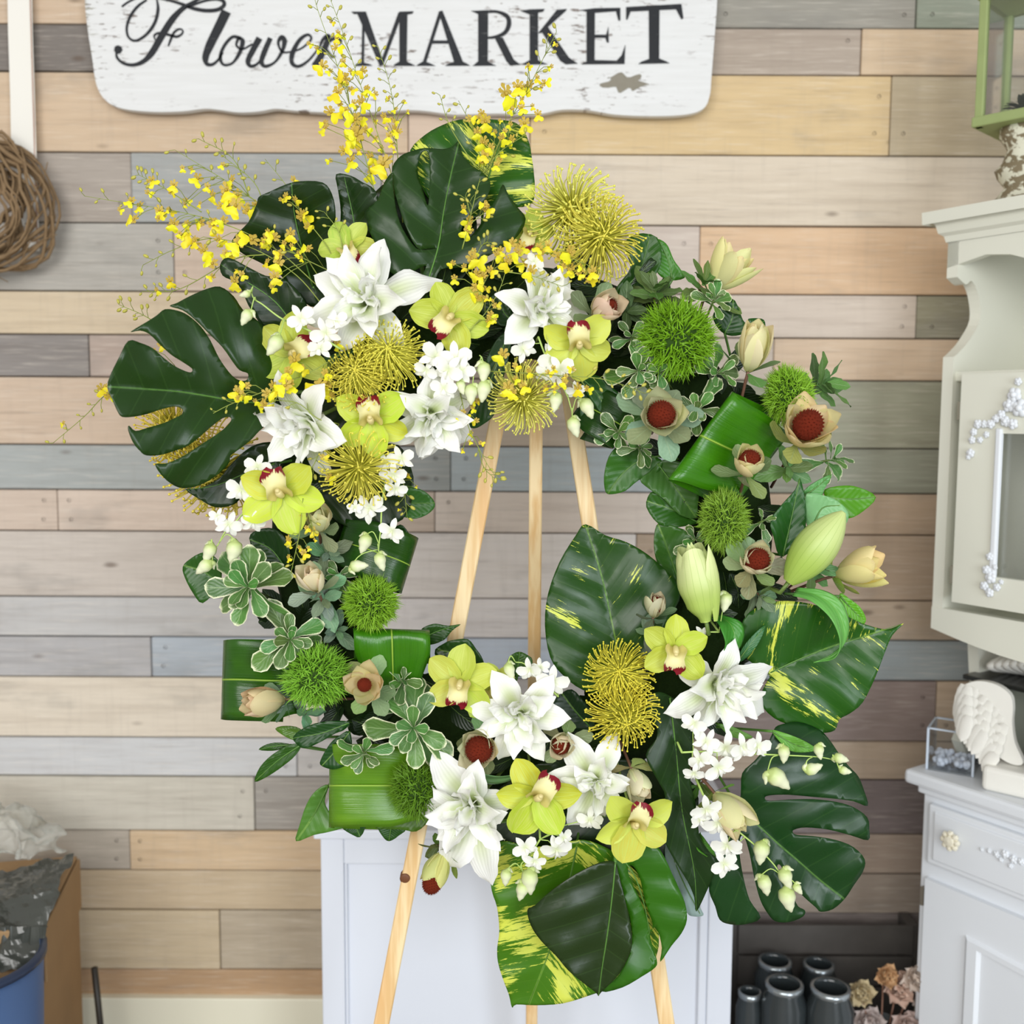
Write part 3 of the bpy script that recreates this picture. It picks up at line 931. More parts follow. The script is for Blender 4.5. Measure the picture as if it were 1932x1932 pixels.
applique('carved_sprig', gd, sp, M_WHITE, -0.022)
for py_ in (775, 1085):
    hx_, hz_ = hz(1812 if py_ < 900 else 1797, py_, -0.01)
    bx('hinge', up, plain('dull_hinge', c(170, 166, 150), 0.4, metal=0.5), xg0 - .012, xg0 - .003, -0.008, 0.0, hz_ - .018, hz_ + .018, bev=0.001)


def hobj(name, lab, ct, x, y, z, rz=0.0, group=None):
    return empty(name, HM @ Matrix.Translation((x, y, z)) @ Matrix.Rotation(rad(rz), 4, 'Z'), lab, ct, group)


# things in and on the hutch
M_VASEC = plain('glazed_cream', c(214, 214, 198), 0.25, 0.5)
vs = hobj('ceramic_vase', 'tall pale glazed vase behind the hutch glass', 'vase', xp + .075, 0.12, zu0 + .02)
link('body', MB().lathe([(0.0001, 0), (0.045, 0), (0.05, .03), (0.046, .12), (0.03, .19), (0.02, .25), (0.024, .29), (0.02, .29), (0.016, .25)], 20).mesh('vase', M_VASEC), vs)
bl = MB()
for k in range(3):
    bl.add(*petal(L=.05, Wd=.018, prof=OV, a0=20, a1=-30, nu=6, nv=4), M=rot(200 + 40 * k, 20, off=(-.03, -.03, .05 + .02 * k)))
bl.tube([(-.03, -.03, 0), (-.03, -.03, .1)], .002)
o = link('green_sprig', bl.mesh('green_sprig', plain('sprig_green', c(120, 150, 70), 0.5)), None, HM @ Matrix.Translation((xp + .07, 0.09, zu0 + .02)))
tag(o, 'small green sprig beside the vase inside the hutch', 'sprig')

zsh = hz(1816, 1272, 0.10)[1]
xs0 = hz(1816, 1272, 0.10)[0]
M_BLK = plain('black_tray', c(36, 38, 36), 0.3, 0.5)
rk = hobj('black_riser', 'black glass riser shelf holding a white shell wing, on the sideboard', 'riser', xs0, 0.10, zc)
bx('top_plate', rk, M_BLK, 0, .5, 0, .20, zsh - zc - .010, zsh - zc, bev=0.002)
bx('back_plate', rk, plain('grey_riser_panel', c(150, 152, 140), 0.4), 0.02, .48, .16, .172, 0, zsh - zc - .01, bev=0.002)
M_RISER = plain('riser_side', c(142, 144, 130), 0.4)
bx('leg', rk, M_RISER, 0.045, .055, .02, .16, 0, zsh - zc - .01, bev=0.001)
bx('leg', rk, M_RISER, 0.46, .472, .02, .16, 0, zsh - zc - .01, bev=0.001)
M_PLASTER = plain('white_plaster', c(236, 234, 226), 0.6, 0.3, 0.05, 40)


def wing(name, lab, M, h, w, base=True, grp=None):
    e = empty(name, M, lab, 'figurine', grp)
    n = 9
    body = MB()
    for r_ in range(4):
        for k in range(n):
            t_ = k / (n - 1)
            az = 95 + 60 * (t_ - .5) + r_ * 4
            body_l = h * (.40 + .24 * (1 - abs(t_ - .4))) * (1 - .12 * r_)
            m = Matrix.Translation((w * (-.25 + .50 * t_) * (1 - .08 * r_), -0.006 * r_ - .004 * math.sin(k * 1.7), h * (.94 - .12 * r_ - .42 * t_ * t_))) @ Matrix.Rotation(rad(100 + 22 * t_), 4, 'Y') @ Matrix.Rotation(rad(90), 4, 'X')
            f_ = MB().add(*petal(L=body_l, Wd=w * .085, prof=STRAP, a0=4, a1=-10, cup=-.5, crease=.3, nu=6, nv=4), M=m)
            link('feather', f_.mesh('feather', M_PLASTER), e)
    pts = [(x * w, z * h) for x, z in ((-.30, .5), (-.36, .7), (-.30, .88), (-.12, 1.0), (.1, 1.0), (.26, .9), (.3, .74), (.3, .55), (.34, .3), (.44, .06), (.3, .02), (.1, .12), (-.12, .28))]
    po = [(q.x, q.y) for q in cat(pts, 4, True)]
    link('core', MB().prism(po, 0.006, 0.022, lambda x, y, a: Vector((x, a, y))).mesh('core', M_PLASTER, False), e)
    if base:
        o = link('plinth', MB().box(.06 * w, .6 * w + .12, -.035, .06, -.05, .0).mesh('plinth', M_PLASTER, False), e); bevel(o, .01, 3)
    return e


xw, zw = hz(1868, 1488, 0.02)
wing('angel_wing', 'white feathered angel wing ornament on a white plinth, left of the pair', HM @ Matrix.Translation((xw - .02, 0.02, zc + .05)) @ Matrix.Rotation(rad(14), 4, 'Z'), hz(1870, 1292, .02)[1] - zc - .05, 0.17, grp='white angel wings')
wing('angel_wing', 'white angel wing ornament partly hidden behind the first wing', HM @ Matrix.Translation((xw + .15, 0.035, zc + .05)) @ Matrix.Rotation(rad(14), 4, 'Z'), hz(1915, 1305, .05)[1] - zc - .05, 0.15, grp='white angel wings')
# shell on the riser
sh = hobj('ribbed_shell', 'white ribbed shell ornament lying on the black riser', 'ornament', xs0 + .16, 0.19, zsh)
for k in range(13):
    t_ = k / 12
    pts = [Vector((-.11 + .18 * t_, .02, .004)), Vector((-.12 + .2 * t_, -.06, .03 + .035 * math.sin(math.pi * t_))), Vector((-.10 + .2 * t_, -.03, .07 + .03 * math.sin(math.pi * t_))), Vector((-.05 + .14 * t_, .02, .095))]
    link('rib', MB().tube(cat(pts, 4), .0095, 6).mesh('rib', M_PLASTER), sh)
sh.scale = (1, .9, .6)
link('core', MB().ball((0, 0, .045), .05, 14, 10, (2.0, 1, .9)).mesh('core', M_PLASTER), sh)
# glass cube vase
gx, gz = hz(1765, 1452, 0.03)
gz = zc
gd_ = P(1778, 1441, 2.0) - CAM
gq = HI @ (CAM + gd_ * ((zc - CAM.z) / gd_.z))
gvs = hobj('glass_cube_vase', 'clear square glass vase on the left end of the white sideboard', 'vase', max(gq.x, .022), max(gq.y, .02), zc, 24)
gh = .09
link('body', MB().box(-.046, .046, -.046, -.042, 0, gh).box(-.046, .046, .042, .046, 0, gh).box(-.046, -.042, -.042, .042, 0, gh).box(.042, .046, -.042, .042, 0, gh).box(-.042, .042, -.042, .042, .0015, .006).mesh('glass_cube', M_GLASS, False), gvs)
M_GEDGE = plain('bright_glass_edge', c(206, 218, 232), 0.1, 0.7)  # opaque pale colour paints the bright look of the glass edges
eb = MB()
for sx_ in (-1, 1):
    for sy_ in (-1, 1):
        eb.box(sx_ * .0445 - .0022, sx_ * .0445 + .0022, sy_ * .0445 - .0022, sy_ * .0445 + .0022, .001, gh)
    eb.box(-.0465, .0465, sx_ * .0445 - .0022, sx_ * .0445 + .0022, gh - .002, gh + .001)
    eb.box(sx_ * .0445 - .0022, sx_ * .0445 + .0022, -.0465, .0465, gh - .002, gh + .001)
link('bright_edges', eb.mesh('bright_edges', M_GEDGE, False), gvs)
mb = MB()
for k in range(46):
    mb.ball((RNG.uniform(-.035, .035), RNG.uniform(-.035, .035), .013 + RNG.uniform(0, .009)), .0075, 6, 4)
o = link('glass_beads', mb.mesh('glass_beads', plain('bead', c(214, 222, 236), 0.1, 0.6)), gvs); o['kind'] = 'stuff'
# lantern and distressed pillar on top of the hutch
lx, lz = hz(1925, 372, 0.06)
LYD = 0.12
lx = hz(1925, 372, LYD)[0]
zl1 = hz(1915, 245, LYD)[1]
cp = hobj('distressed_candlestick', 'white flaking wooden candlestick under the green lantern', 'candlestick', lx, LYD, ztop)
hh = zl1 - ztop
t = NT('flaky_paint', .7, .2)
t.color(t.mix(t.step(t.noise(t.obj(), 60, 4), .48, .56), c(128, 116, 92), c(216, 214, 194)))
M_FLAKE = t.m
link('turned_post', MB().lathe([(0.0001, 0), (.06, 0), (.06, .02), (.045, .03), (.03, .05), (.045, hh * .42), (.05, hh * .5), (.036, hh * .6), (.028, hh * .75), (.044, hh * .9), (.044, hh), (.0001, hh)], 20).mesh('post', M_FLAKE), cp)
ln = hobj('green_lantern', 'sage green framed lantern with glass, atop the white candlestick', 'lantern', lx, LYD, zl1, 10)
M_SAGE = plain('sage_green_paint', c(156, 170, 112), 0.55, 0.3, 0.15, 30)
q = .062; hl = .26
for sx_ in (-1, 1):
    for sy_ in (-1, 1):
        bx('corner_post', ln, M_SAGE, sx_ * q - .008, sx_ * q + .008, sy_ * q - .008, sy_ * q + .008, 0.0, hl, bev=.002)
bx('base', ln, M_SAGE, -q - .012, q + .012, -q - .012, q + .012, 0, .02)
bx('roof', ln, M_SAGE, -q - .012, q + .012, -q - .012, q + .012, hl - .016, hl)
for sy_ in (-1, 1):
    bx('pane', ln, M_GLASS, -q, q, sy_ * q - .001, sy_ * q + .001, .02, hl - .016, bev=0)
    bx('pane', ln, M_GLASS, sy_ * q - .001, sy_ * q + .001, -q, q, .02, hl - .016, bev=0)
mb = MB()
for k in range(26):
    a_ = RNG.uniform(0, 6.28)
    mb.add(*petal(L=RNG.uniform(.03, .055), Wd=.01, prof=LANCE, a0=30, a1=-20, nu=5, nv=3), M=rot(math.degrees(a_), RNG.uniform(10, 70), off=(0, 0, .03)))
o = tag(link('dark_greenery', mb.mesh('dark_greenery', plain('dark_sprig', c(58, 66, 44), 0.6)), None, ln.matrix_world @ Matrix.Translation((0, 0, .0))), 'dark greenery sitting inside the green lantern', 'greenery', kind='stuff')

# ------------------------------------------------------------------ floor things, bottom right: dark crate added for the dim wall, glass jars, dried flowers
M_DKG = plain('dark_glass', c(52, 58, 60), 0.12, 0.6)
M_LID = plain('silver_rim', c(168, 176, 180), 0.25, 0.6, metal=0.8)
pk0, pk1 = P(1392, 1742, 2.33), P(1722, 1742, 2.33)
cr = empty('dim_wall_crate', Matrix.Translation(((pk0.x + pk1.x) / 2, 2.33, 0)), 'dark slatted crate added in place of the dim wall behind the glass jars', 'crate')
hwc, hc = (pk1.x - pk0.x) / 2, pk0.z
M_DKW = plain('dim_wall_grey', c(92, 88, 84), 0.8, 0.2, 0.3, 25)  # dark slats hold the dimness of the lower wall in their colour
for k in range(4):
    z_ = hc - (k + 1) * hc / 4
    bx('slat', cr, M_DKW, -hwc, hwc, -.01, .0, z_ + .006, z_ + hc / 4, bev=.002)
for sx_ in (-1, 1):
    bx('corner_post', cr, M_DKW, sx_ * hwc - .012, sx_ * hwc + .012, 0.0, .06, 0, hc, bev=.002)


def jar(px, py, Y, r, lab):
    p = P(px, py, Y)
    e = empty('glass_jar', Matrix.Translation((p.x, Y, 0)), lab, 'jar', 'dark glass jars on the floor')
    h = p.z
    link('body', MB().lathe([(0.0001, 0), (r * .9, 0), (r, .01), (r, h * .86), (r * .8, h * .95), (r * .8, h), (r * .74, h), (r * .74, h * .95), (r * .92, h * .84), (r * .92, .015), (.0001, .015)], 22).mesh('jar', M_DKG), e)
    link('rim', MB().lathe([(r * .8, h - .012), (r * .84, h - .01), (r * .84, h), (r * .70, h + .001)], 22).mesh('rim', M_LID), e)


jar(1462, 1812, 2.24, .045, 'dark glass jar behind the others, nearest the white cabinet')
jar(1545, 1818, 2.25, .042, 'dark glass jar in the back row below the big monstera leaf')
jar(1480, 1855, 2.10, .048, 'dark glass jar in front, nearest the white cabinet')
jar(1567, 1862, 2.08, .05, 'front dark glass jar left of the dried blush flowers')
jar(1415, 1870, 2.13, .03, 'narrow dark glass jar right beside the white cabinet edge')
fp_ = P(1665, 1880, 2.12)
df = empty('dried_flower_bunch', Matrix.Translation((fp_.x, 2.12, 0)), 'bunch of blush and cream dried flowers in a dark pot beside the sideboard', 'flowers')
link('pot', MB().lathe([(0.0001, 0), (.04, 0), (.05, .1), (.045, .17), (.03, .2), (.028, .2), (.0001, .1)], 18).mesh('pot', M_DKG), df)
for k, (dx, dz, r_, cl) in enumerate([(-.045, .0, .045, (214, 198, 160)), (.03, .02, .05, (206, 176, 158)), (0, .055, .04, (212, 172, 128)), (.065, .05, .045, (216, 200, 186)), (-.03, -.06, .05, (204, 190, 184)), (.045, -.06, .055, (208, 186, 176)), (.09, -.01, .04, (220, 206, 196))]):
    b = MB()
    M_ = plain('dried_petal_%d' % k, c(*cl), .7)
    for q in range(26):
        az, el = q * 137.5, 85 - q * 3.4
        b.add(*petal(L=r_ * RNG.uniform(.7, 1.0), Wd=r_ * .34, prof=OV, a0=0, a1=40, cup=.3, ruffle=.25, nu=5, nv=4), M=Matrix.Rotation(rad(70), 4, 'X') @ rot(az, el))
    link('bloom', b.mesh('bloom', M_), df, Matrix.Translation((dx, RNG.uniform(-.02, .02), fp_.z + dz)))
    link('stem', MB().tube([(dx, 0, fp_.z + dz), (dx * .4, 0, fp_.z * .6), (0, 0, .05)], .002, 4).mesh('stem', M_BRSTEM), df)

# ------------------------------------------------------------------ bottom left: kraft box, plastic, blue tub
M_KRAFT = plain('kraft_card', c(170, 138, 100), 0.8, 0.2, 0.2, 9)
kf, kn2 = P(146, 1614, 2.30), P(76, 1770, 1.96)
ang = math.atan2(kn2.y - kf.y, kn2.x - kf.x)
kl = math.hypot(kn2.y - kf.y, kn2.x - kf.x)
hk = kf.z
kb = empty('kraft_box', Matrix.Translation((kf.x, kf.y, 0)) @ Matrix.Rotation(ang, 4, 'Z'), 'brown kraft cardboard box standing at the left by the wall', 'box')
# local x runs along the visible side toward the viewer, the box lies on the side of negative local y
bx('body', kb, M_KRAFT, 0, kl, -.34, 0, 0.0, hk, bev=.004)
bx('flap', kb, M_KRAFT, .01, kl - .01, .002, .008, hk - .12, hk - .004, bev=.002)


def crumple(name, lab, ct, m, pts, seed, amp, zmin=0):
    """creased sheet: grid of control points bilinearly refined and creased"""
    r = random.Random(seed)
    R_, C_ = len(pts), len(pts[0])
    n = 14
    v, f = [], []
    rows, cols = (R_ - 1) * n + 1, (C_ - 1) * n + 1
    ce = pts[0][0]
    for i in range(rows):
        for j in range(cols):
            a, b = min(i // n, R_ - 2), min(j // n, C_ - 2)
            u_, w_ = i / n - a, j / n - b
            p = pts[a][b] * (1 - u_) * (1 - w_) + pts[a + 1][b] * u_ * (1 - w_) + pts[a][b + 1] * (1 - u_) * w_ + pts[a + 1][b + 1] * u_ * w_
            nv_ = noise.noise_vector(p * 22 + Vector((seed, 0, 0))) * amp + noise.noise_vector(p * 60) * amp * .4
            q_ = p + nv_
            if zmin and q_.y > 1.95: q_.z = max(q_.z, zmin + .5 * abs(nv_.z))
            v.append(q_ - ce)
    for i in range(rows - 1):
        for j in range(cols - 1):
            k = i * cols + j
            f.append((k, k + 1, k + cols + 1, k + cols))
    o = link(name, MB().add(v, f).mesh(name, m, False), None, Matrix.Translation(ce))
    s = o.modifiers.new('thickness', 'SOLIDIFY'); s.thickness = .0006
    return tag(o, lab, ct)


t = NT('dark_plastic', .22, .6); t.color(c(70, 72, 66)); M_DPL = t.m
t = NT('clear_cellophane', .12, .6); t.color(c(238, 238, 232)); t.b.inputs['Transmission Weight'].default_value = .75; t.b.inputs['IOR'].default_value = 1.15; M_CELL = t.m
crumple('dark_plastic_sheet', 'dark grey plastic sheet draped over the kraft box', 'plastic sheet', M_DPL,
        [[P(-60, 1660, 2.2), P(60, 1628, 2.14), P(138, 1612, 2.10)], [P(-60, 1700, 2.02), P(40, 1690, 2.0), P(112, 1680, 2.0)], [P(-60, 1790, 1.95), P(20, 1800, 1.93), P(76, 1790, 1.94)], [P(-60, 1830, 1.93), P(20, 1830, 1.92), P(68, 1830, 1.93)]], 3, .012, hk + .006)
crumple('cellophane_bag', 'crumpled clear cellophane heaped on top of the kraft box', 'bag', M_CELL,
        [[P(-50, 1500, 2.24), P(20, 1512, 2.24), P(50, 1535, 2.24), P(70, 1560, 2.24)], [P(-50, 1560, 2.15), P(20, 1555, 2.12), P(70, 1565, 2.15), P(100, 1585, 2.18)], [P(-50, 1630, 2.12), P(20, 1620, 2.1), P(80, 1612, 2.1), P(132, 1606, 2.12)]], 9, .03)
tb = P(10, 1795, 1.9)
tub = empty('blue_tub', Matrix.Translation((P(-60, 1850, 1.88).x, 1.88, 0)), 'blue plastic tub in front of the kraft box, bottom left', 'tub')
M_BLUE = plain('blue_plastic', c(72, 98, 140), 0.35, 0.5)
rx = P(72, 1850, 1.88).x - P(-60, 1850, 1.88).x
link('body', MB().lathe([(0.0001, 0), (rx * .86, 0), (rx * .9, .02), (rx, tb.z), (rx * .95, tb.z), (rx * .86, .02), (.0001, .02)], 36).mesh('tub', M_BLUE), tub)
link('rim', MB().lathe([(rx, tb.z - .015), (rx + .006, tb.z - .012), (rx + .006, tb.z), (rx * .95, tb.z + .001)], 36).mesh('rim', plain('dark_blue_rim', c(40, 52, 76), 0.35)), tub)
sk = P(178, 1826, 2.2)
o = link('dark_stake', MB().tube([(0, 0, 0), (-.003, 0.0, sk.z * .5), (-.012, 0, sk.z)], .0075, 6).mesh('stake', plain('dark_metal', c(52, 48, 42), .5)), None, Matrix.Translation((sk.x + .012, 2.2, 0)))
tag(o, 'thin dark upright stake by the kraft box', 'stake')


# ------------------------------------------------------------------ foam ring with filler foliage
RC = (985, 1012)
YR = 1.64
rc = P(RC[0], RC[1], YR)
RIN = S(395, YR)
mb = MB()
NA, NB_ = 64, 12
v, f = [], []
for i in range(NA):
    a = 2 * math.pi * i / NA
    for k in range(NB_):
        b = 2 * math.pi * k / NB_
        r_ = RIN + 0.068 * math.cos(b)
        v.append((r_ * math.cos(a), 0.045 * math.sin(b), r_ * math.sin(a) * 1.06))
for i in range(NA):
    for k in range(NB_):
        f.append((i * NB_ + k, i * NB_ + (k + 1) % NB_, ((i + 1) % NA) * NB_ + (k + 1) % NB_, ((i + 1) % NA) * NB_ + k))
mb.add(v, f)
ringo = link('wreath_ring', mb.mesh('wreath_ring', M_FOAM), None, Matrix.Translation(rc))
tag(ringo, 'dark moss ring base of the flower wreath, resting on the easel', 'wreath base')
mb = MB()
fr_ = random.Random(21)
for i in range(240):
    a = fr_.uniform(0, 6.283)
    b = fr_.uniform(-1.9, 1.9)
    r_ = RIN + 0.062 * math.sin(b)
    p = Vector((r_ * math.cos(a), -0.04 * math.cos(b), r_ * math.sin(a) * 1.06))
    az = math.degrees(a) + fr_.uniform(-150, 150)
    m_ = Matrix.Translation(p) @ Matrix.Rotation(rad(90), 4, 'X') @ rot(az, fr_.uniform(5, 45), fr_.uniform(-40, 40))
    mb.add(*petal(L=fr_.uniform(.045, .075), Wd=fr_.uniform(.012, .019), prof=OV, a0=20, a1=-40, crease=.15, nu=5, nv=4), M=m_)
o = link('filler_leaves', mb.mesh('filler_leaves', M_LEAF), ringo, None, c(24, 46, 14)); o['kind'] = 'stuff'

# ------------------------------------------------------------------ big leaves from their outlines, each at its own depth
GM = c(30, 60, 14)
GD = c(24, 48, 12)
GB = c(70, 122, 16)
GP = c(40, 90, 14)


def oleaf(name, label, out, mid, Y, m, col, tilt=(0, 0), fold=0.02, group=None, hole=None, sp=11, ripple=.004, seg=3, thick=.0012, ct='leaf', wmax=None, petiole=None):
    mid2 = [Vector((x, y, 0)) for x, y in mid]
    mids = cat(mid2, 6)
    cum = [0.0]
    for a, b in zip(mids, mids[1:]):
        cum.append(cum[-1] + (b - a).length)
    Lm = cum[-1]

    def near(p):
        best = (1e9, 0, 0)
        for i in range(len(mids) - 1):
            a, b = mids[i], mids[i + 1]
            d = b - a
            t_ = (p - a).dot(d) / max(1e-9, d.length_squared)
            tc = t_ if (i == 0 and t_ < 0) or (i == len(mids) - 2 and t_ > 1) else max(0, min(1, t_))
            tc = max(-2.5 * Lm / max(d.length, 1), min(3, tc))
            q = a + d * max(0, min(1, t_))
            ds = (p - q).length
            if ds < best[0]:
                sg = (d.x * (p - a).y - d.y * (p - a).x)
                best = (ds, (cum[i] + d.length * max(-1.0 if i == 0 else 0, min(1, tc))) / Lm, 1 if sg > 0 else -1)
        return best

    def smooth(pts):
        return [(q.x, q.y) for q in cat([(x, y, 0) for x, y in pts], seg, True)]
    loops = [smooth(out)] + [smooth(h) for h in (hole or [])]
    vs, es, fs = [], [], []
    for lp in loops:
        o_ = len(vs)
        n = len(lp)
        vs += [Vector(q) for q in lp]
        es += [(o_ + i, o_ + (i + 1) % n) for i in range(n)]
    nb = len(vs)

    def inside(x, y):
        r = False
        for lp in loops:
            j = len(lp) - 1
            for i in range(len(lp)):
                xi, yi = lp[i]; xj, yj = lp[j]
                if (yi > y) != (yj > y) and x < (xj - xi) * (y - yi) / (yj - yi) + xi:
                    r = not r
                j = i
        return r
    xs = [q[0] for q in loops[0]]; ys = [q[1] for q in loops[0]]
    cand = [(q.x, q.y) for q in cat(mid2, max(3, int(Lm / (len(mid) - 1) / sp)))]
    yy = min(ys)
    k = 0
    while yy < max(ys):
        xx = min(xs) + (sp / 2 if k % 2 else 0)
        while xx < max(xs):
            cand.append((xx, yy)); xx += sp
        yy += sp * .87; k += 1
    nm = 0
    for i, (x, y) in enumerate(cand):
        if not inside(x, y): continue
        if min((x - a) ** 2 + (y - b) ** 2 for lp in loops for a, b in lp) < (sp * .36) ** 2: continue
        vs.append(Vector((x, y)))
    v2, e2, f2, *_r = delaunay_2d_cdt(vs, es, [], 0, 1e-5)
    tris = []
    for t_ in f2:
        cx = sum(v2[i].x for i in t_) / 3; cy = sum(v2[i].y for i in t_) / 3
        if inside(cx, cy): tris.append(tuple(t_))
    info = [near(Vector((p.x, p.y, 0))) for p in v2]
    wm = wmax or max(i[0] for i in info) + 1e-6
    x0, y0 = mid[0]
    sd = RNG.uniform(0, 50)
    base = P(x0, y0, Y)
    pts, uv = [], []
    for p, (ds, al, sg) in zip(v2, info):
        q = ds / 100
        dy = tilt[0] * (p.x - x0) / 100 + tilt[1] * (p.y - y0) / 100 - fold * q + (fold * .55) * q * q + ripple * noise.noise(Vector((p.x / 60, p.y / 60, sd))) + ripple * .6 * math.sin(al * 22 - ds * .05) * min(1, ds / 40)
        pts.append(P(p.x, p.y, Y + dy) - base)
        uv.append((al, .5 + .5 * sg * ds / wm))
    # face the camera
    fl = []
    for a, b, d in tris:
        n_ = (pts[b] - pts[a]).cross(pts[d] - pts[a])
        fl.append((a, b, d) if n_.y < 0 else (a, d, b))
    mb = MB().add(pts, fl, uv)
    o = link(name, mb.mesh(name, m), None, Matrix.Translation(base), col)
    s = o.modifiers.new('thickness', 'SOLIDIFY'); s.thickness = thick; s.offset = -1
    tag(o, label, ct, group)

    def dep(p):
        return Y + tilt[0] * (p.x - x0) / 100 + tilt[1] * (p.y - y0) / 100
    rp = [P(q.x, q.y, dep(q) - .0006) - base for q in mids]
    n = len(rp)
    link('midrib', MB().tube(rp, [.0016 * (1 - .8 * i / n) for i in range(n)], 5).mesh('midrib', M_MIDRIB), o)
    if petiole:
        pp_ = [P(x0, y0, Y) - base, P((x0 + petiole[0]) / 2, (y0 + petiole[1]) / 2, (Y + YR) / 2 + .01) - base, P(petiole[0], petiole[1], YR) - base]
        link('petiole', MB().tube(cat(pp_, 4), .0022, 6).mesh('petiole', M_MIDRIB), o)
    return o


GRP_M = 'monstera leaves in the wreath'
oleaf('monstera_leaf', 'huge dark split monstera leaf spreading out at the far left of the wreath',
      zA('1180 690 1120 610 1000 520 930 420 830 350 720 372 600 425 520 468 465 492 560 522 650 590 750 690 850 790 920 890 975 960 1035 985 1030 1030 985 1036 920 1000 830 880 760 740 690 640 600 560 520 525 430 515 370 560 300 605 180 680 250 672 320 700 400 780 480 850 560 900 630 950 622 976 580 968 500 930 420 870 340 800 250 760 165 745 100 860 40 980 12 1080 50 1180 85 1260 120 1300 200 1300 300 1280 400 1245 500 1222 556 1240 560 1275 520 1300 420 1345 300 1380 215 1402 170 1365 165 1400 200 1490 250 1550 295 1582 400 1578 500 1548 600 1510 690 1440 770 1370 850 1310 900 1300 916 1322 880 1370 820 1420 700 1500 560 1590 440 1640 360 1645 400 1720 470 1785 550 1820 650 1810 760 1760 850 1690 900 1630 910 1580 980 1530 1060 1465 1120 1400 1200 1330 1235 1240 1240 1080 1210 850'),
      zA('1240 1210 1000 1190 850 1168 560 1120 260 1095 12 1080'), 1.535, M_MONSTERA, GM, (0.045, 0.0), .035, GRP_M, petiole=(600, 790))
oleaf('monstera_leaf', 'dark lower left leaf tucked just beneath the huge split leaf',
      zA('580 1830 700 1815 830 1745 900 1660 1000 1560 1100 1500 1230 1500 1260 1700 1150 1790 1000 1880 930 1940 800 1960 690 1905'), zA('1230 1640 1000 1720 800 1800 590 1832'), 1.575, M_MONSTERA, GD, (0.02, 0), .02, GRP_M, petiole=(600, 860))
oleaf('monstera_leaf', 'dark monstera leaf standing upright at the top centre of the wreath',
      z2('620 1290 560 1296 510 1292 440 1190 405 1080 388 950 384 900 345 950 310 1040 245 1100 255 1150 265 1200 320 1310 370 1410 440 1440 520 1400 565 1385 530 1460 515 1530 560 1540 600 1480 640 1402 740 1392 860 1345 960 1292 1040 1230 1082 1140 1040 1080 990 1010 962 960 930 1030 880 1110 830 1190 780 1240 740 1236 755 1170 810 1100 860 1050 890 1000 896 945 860 900 800 860 748 800 733 736 700 762 650 776 560 770 490 786 430 812 386 872 392 960 402 1010 450 1160 512 1286 570 1300'),
      z2('560 1500 625 1290 655 1100 690 920 733 740'), 1.55, M_MONSTERA, GM, (0, -.015), .045, GRP_M, hole=[z2('545 790 575 800 582 900 580 1000 572 1072 548 1000 528 940 518 860')], petiole=(810, 620))
oleaf('monstera_leaf', 'dark monstera leaf behind the yellow sprays at upper left of the wreath',
      z0('437 455 468 420 484 385 488 372 508 362 540 348 567 342 608 344 626 366 633 400 632 430 626 480 640 540 600 580 560 560 530 520 490 495 460 480'), z0('590 540 570 470 555 400 550 346'), 1.61, M_MONSTERA, GD, (0, .03), .03, GRP_M, petiole=(640, 610))
oleaf('monstera_leaf', 'narrow dark leaf lobe left of the upright top monstera leaf',
      z0('634 329 662 332 684 344 708 360 716 400 700 440 672 470 648 480 641 440 643 400 638 360'), z0('670 480 668 420 650 335'), 1.60, M_MONSTERA, GD, (0, .02), .03, GRP_M, petiole=(690, 600))
oleaf('monstera_leaf', 'dark leaf between the yellow sprays and the huge left split leaf',
      z0('415 500 430 486 470 505 500 520 520 522 545 532 574 566 584 600 560 640 520 650 490 610 468 575 455 545 440 530 420 520'), z0('570 640 520 570 450 522 418 500'), 1.59, M_MONSTERA, GD, (.01, .01), .02, GRP_M, petiole=(610, 640))
oleaf('pothos_leaf', 'yellow variegated pothos leaf behind the upright monstera at the very top',
      z2('480 782 560 700 650 650 740 622 860 620 1000 630 1060 664 1095 730 1110 800 1124 900 1130 1000 1110 1060 1040 1080 960 1060 880 1100 760 1150 640 1100 560 1010 500 880'),
      z2('860 1040 890 920 930 800 980 700 1030 640'), 1.60, M_POTHOS, GP[:3] + (1.2,), (0, -.01), .035, 'pothos leaves in the wreath', petiole=(900, 620))
oleaf('pothos_leaf', 'tall variegated pothos leaf standing inside the wreath opening, lower right',
      z0('1105 989 1088 1008 1056 1060 1034 1120 1028 1180 1038 1240 1062 1274 1100 1302 1150 1310 1190 1290 1232 1220 1262 1170 1286 1116 1262 1082 1222 1046 1182 1023 1142 1010'),
      z0('1180 1290 1160 1200 1136 1090 1105 991'), 1.56, M_POTHOS, c(34, 74, 16)[:3] + (.35,), (.0, -.01), .035, 'pothos leaves in the wreath', petiole=(1190, 1380))
oleaf('pothos_leaf', 'broad variegated pothos leaf pointing right from the lower right side of the wreath',
      zD('1020 1600 900 1520 838 1440 842 1290 900 1200 1000 1150 1100 1132 1230 1140 1400 1180 1500 1220 1600 1270 1720 1308 1800 1308 1880 1275 1810 1350 1765 1450 1700 1620 1620 1780 1540 1850 1470 1890 1440 1960 1340 1975 1200 1940 1050 1880 960 1770 1000 1660'),
      zD('1030 1590 1200 1510 1400 1430 1620 1360 1870 1278'), 1.575, M_POTHOS, c(36, 88, 16)[:3] + (.6,), (-.012, .0), .04, 'pothos leaves in the wreath', petiole=(1400, 1280))
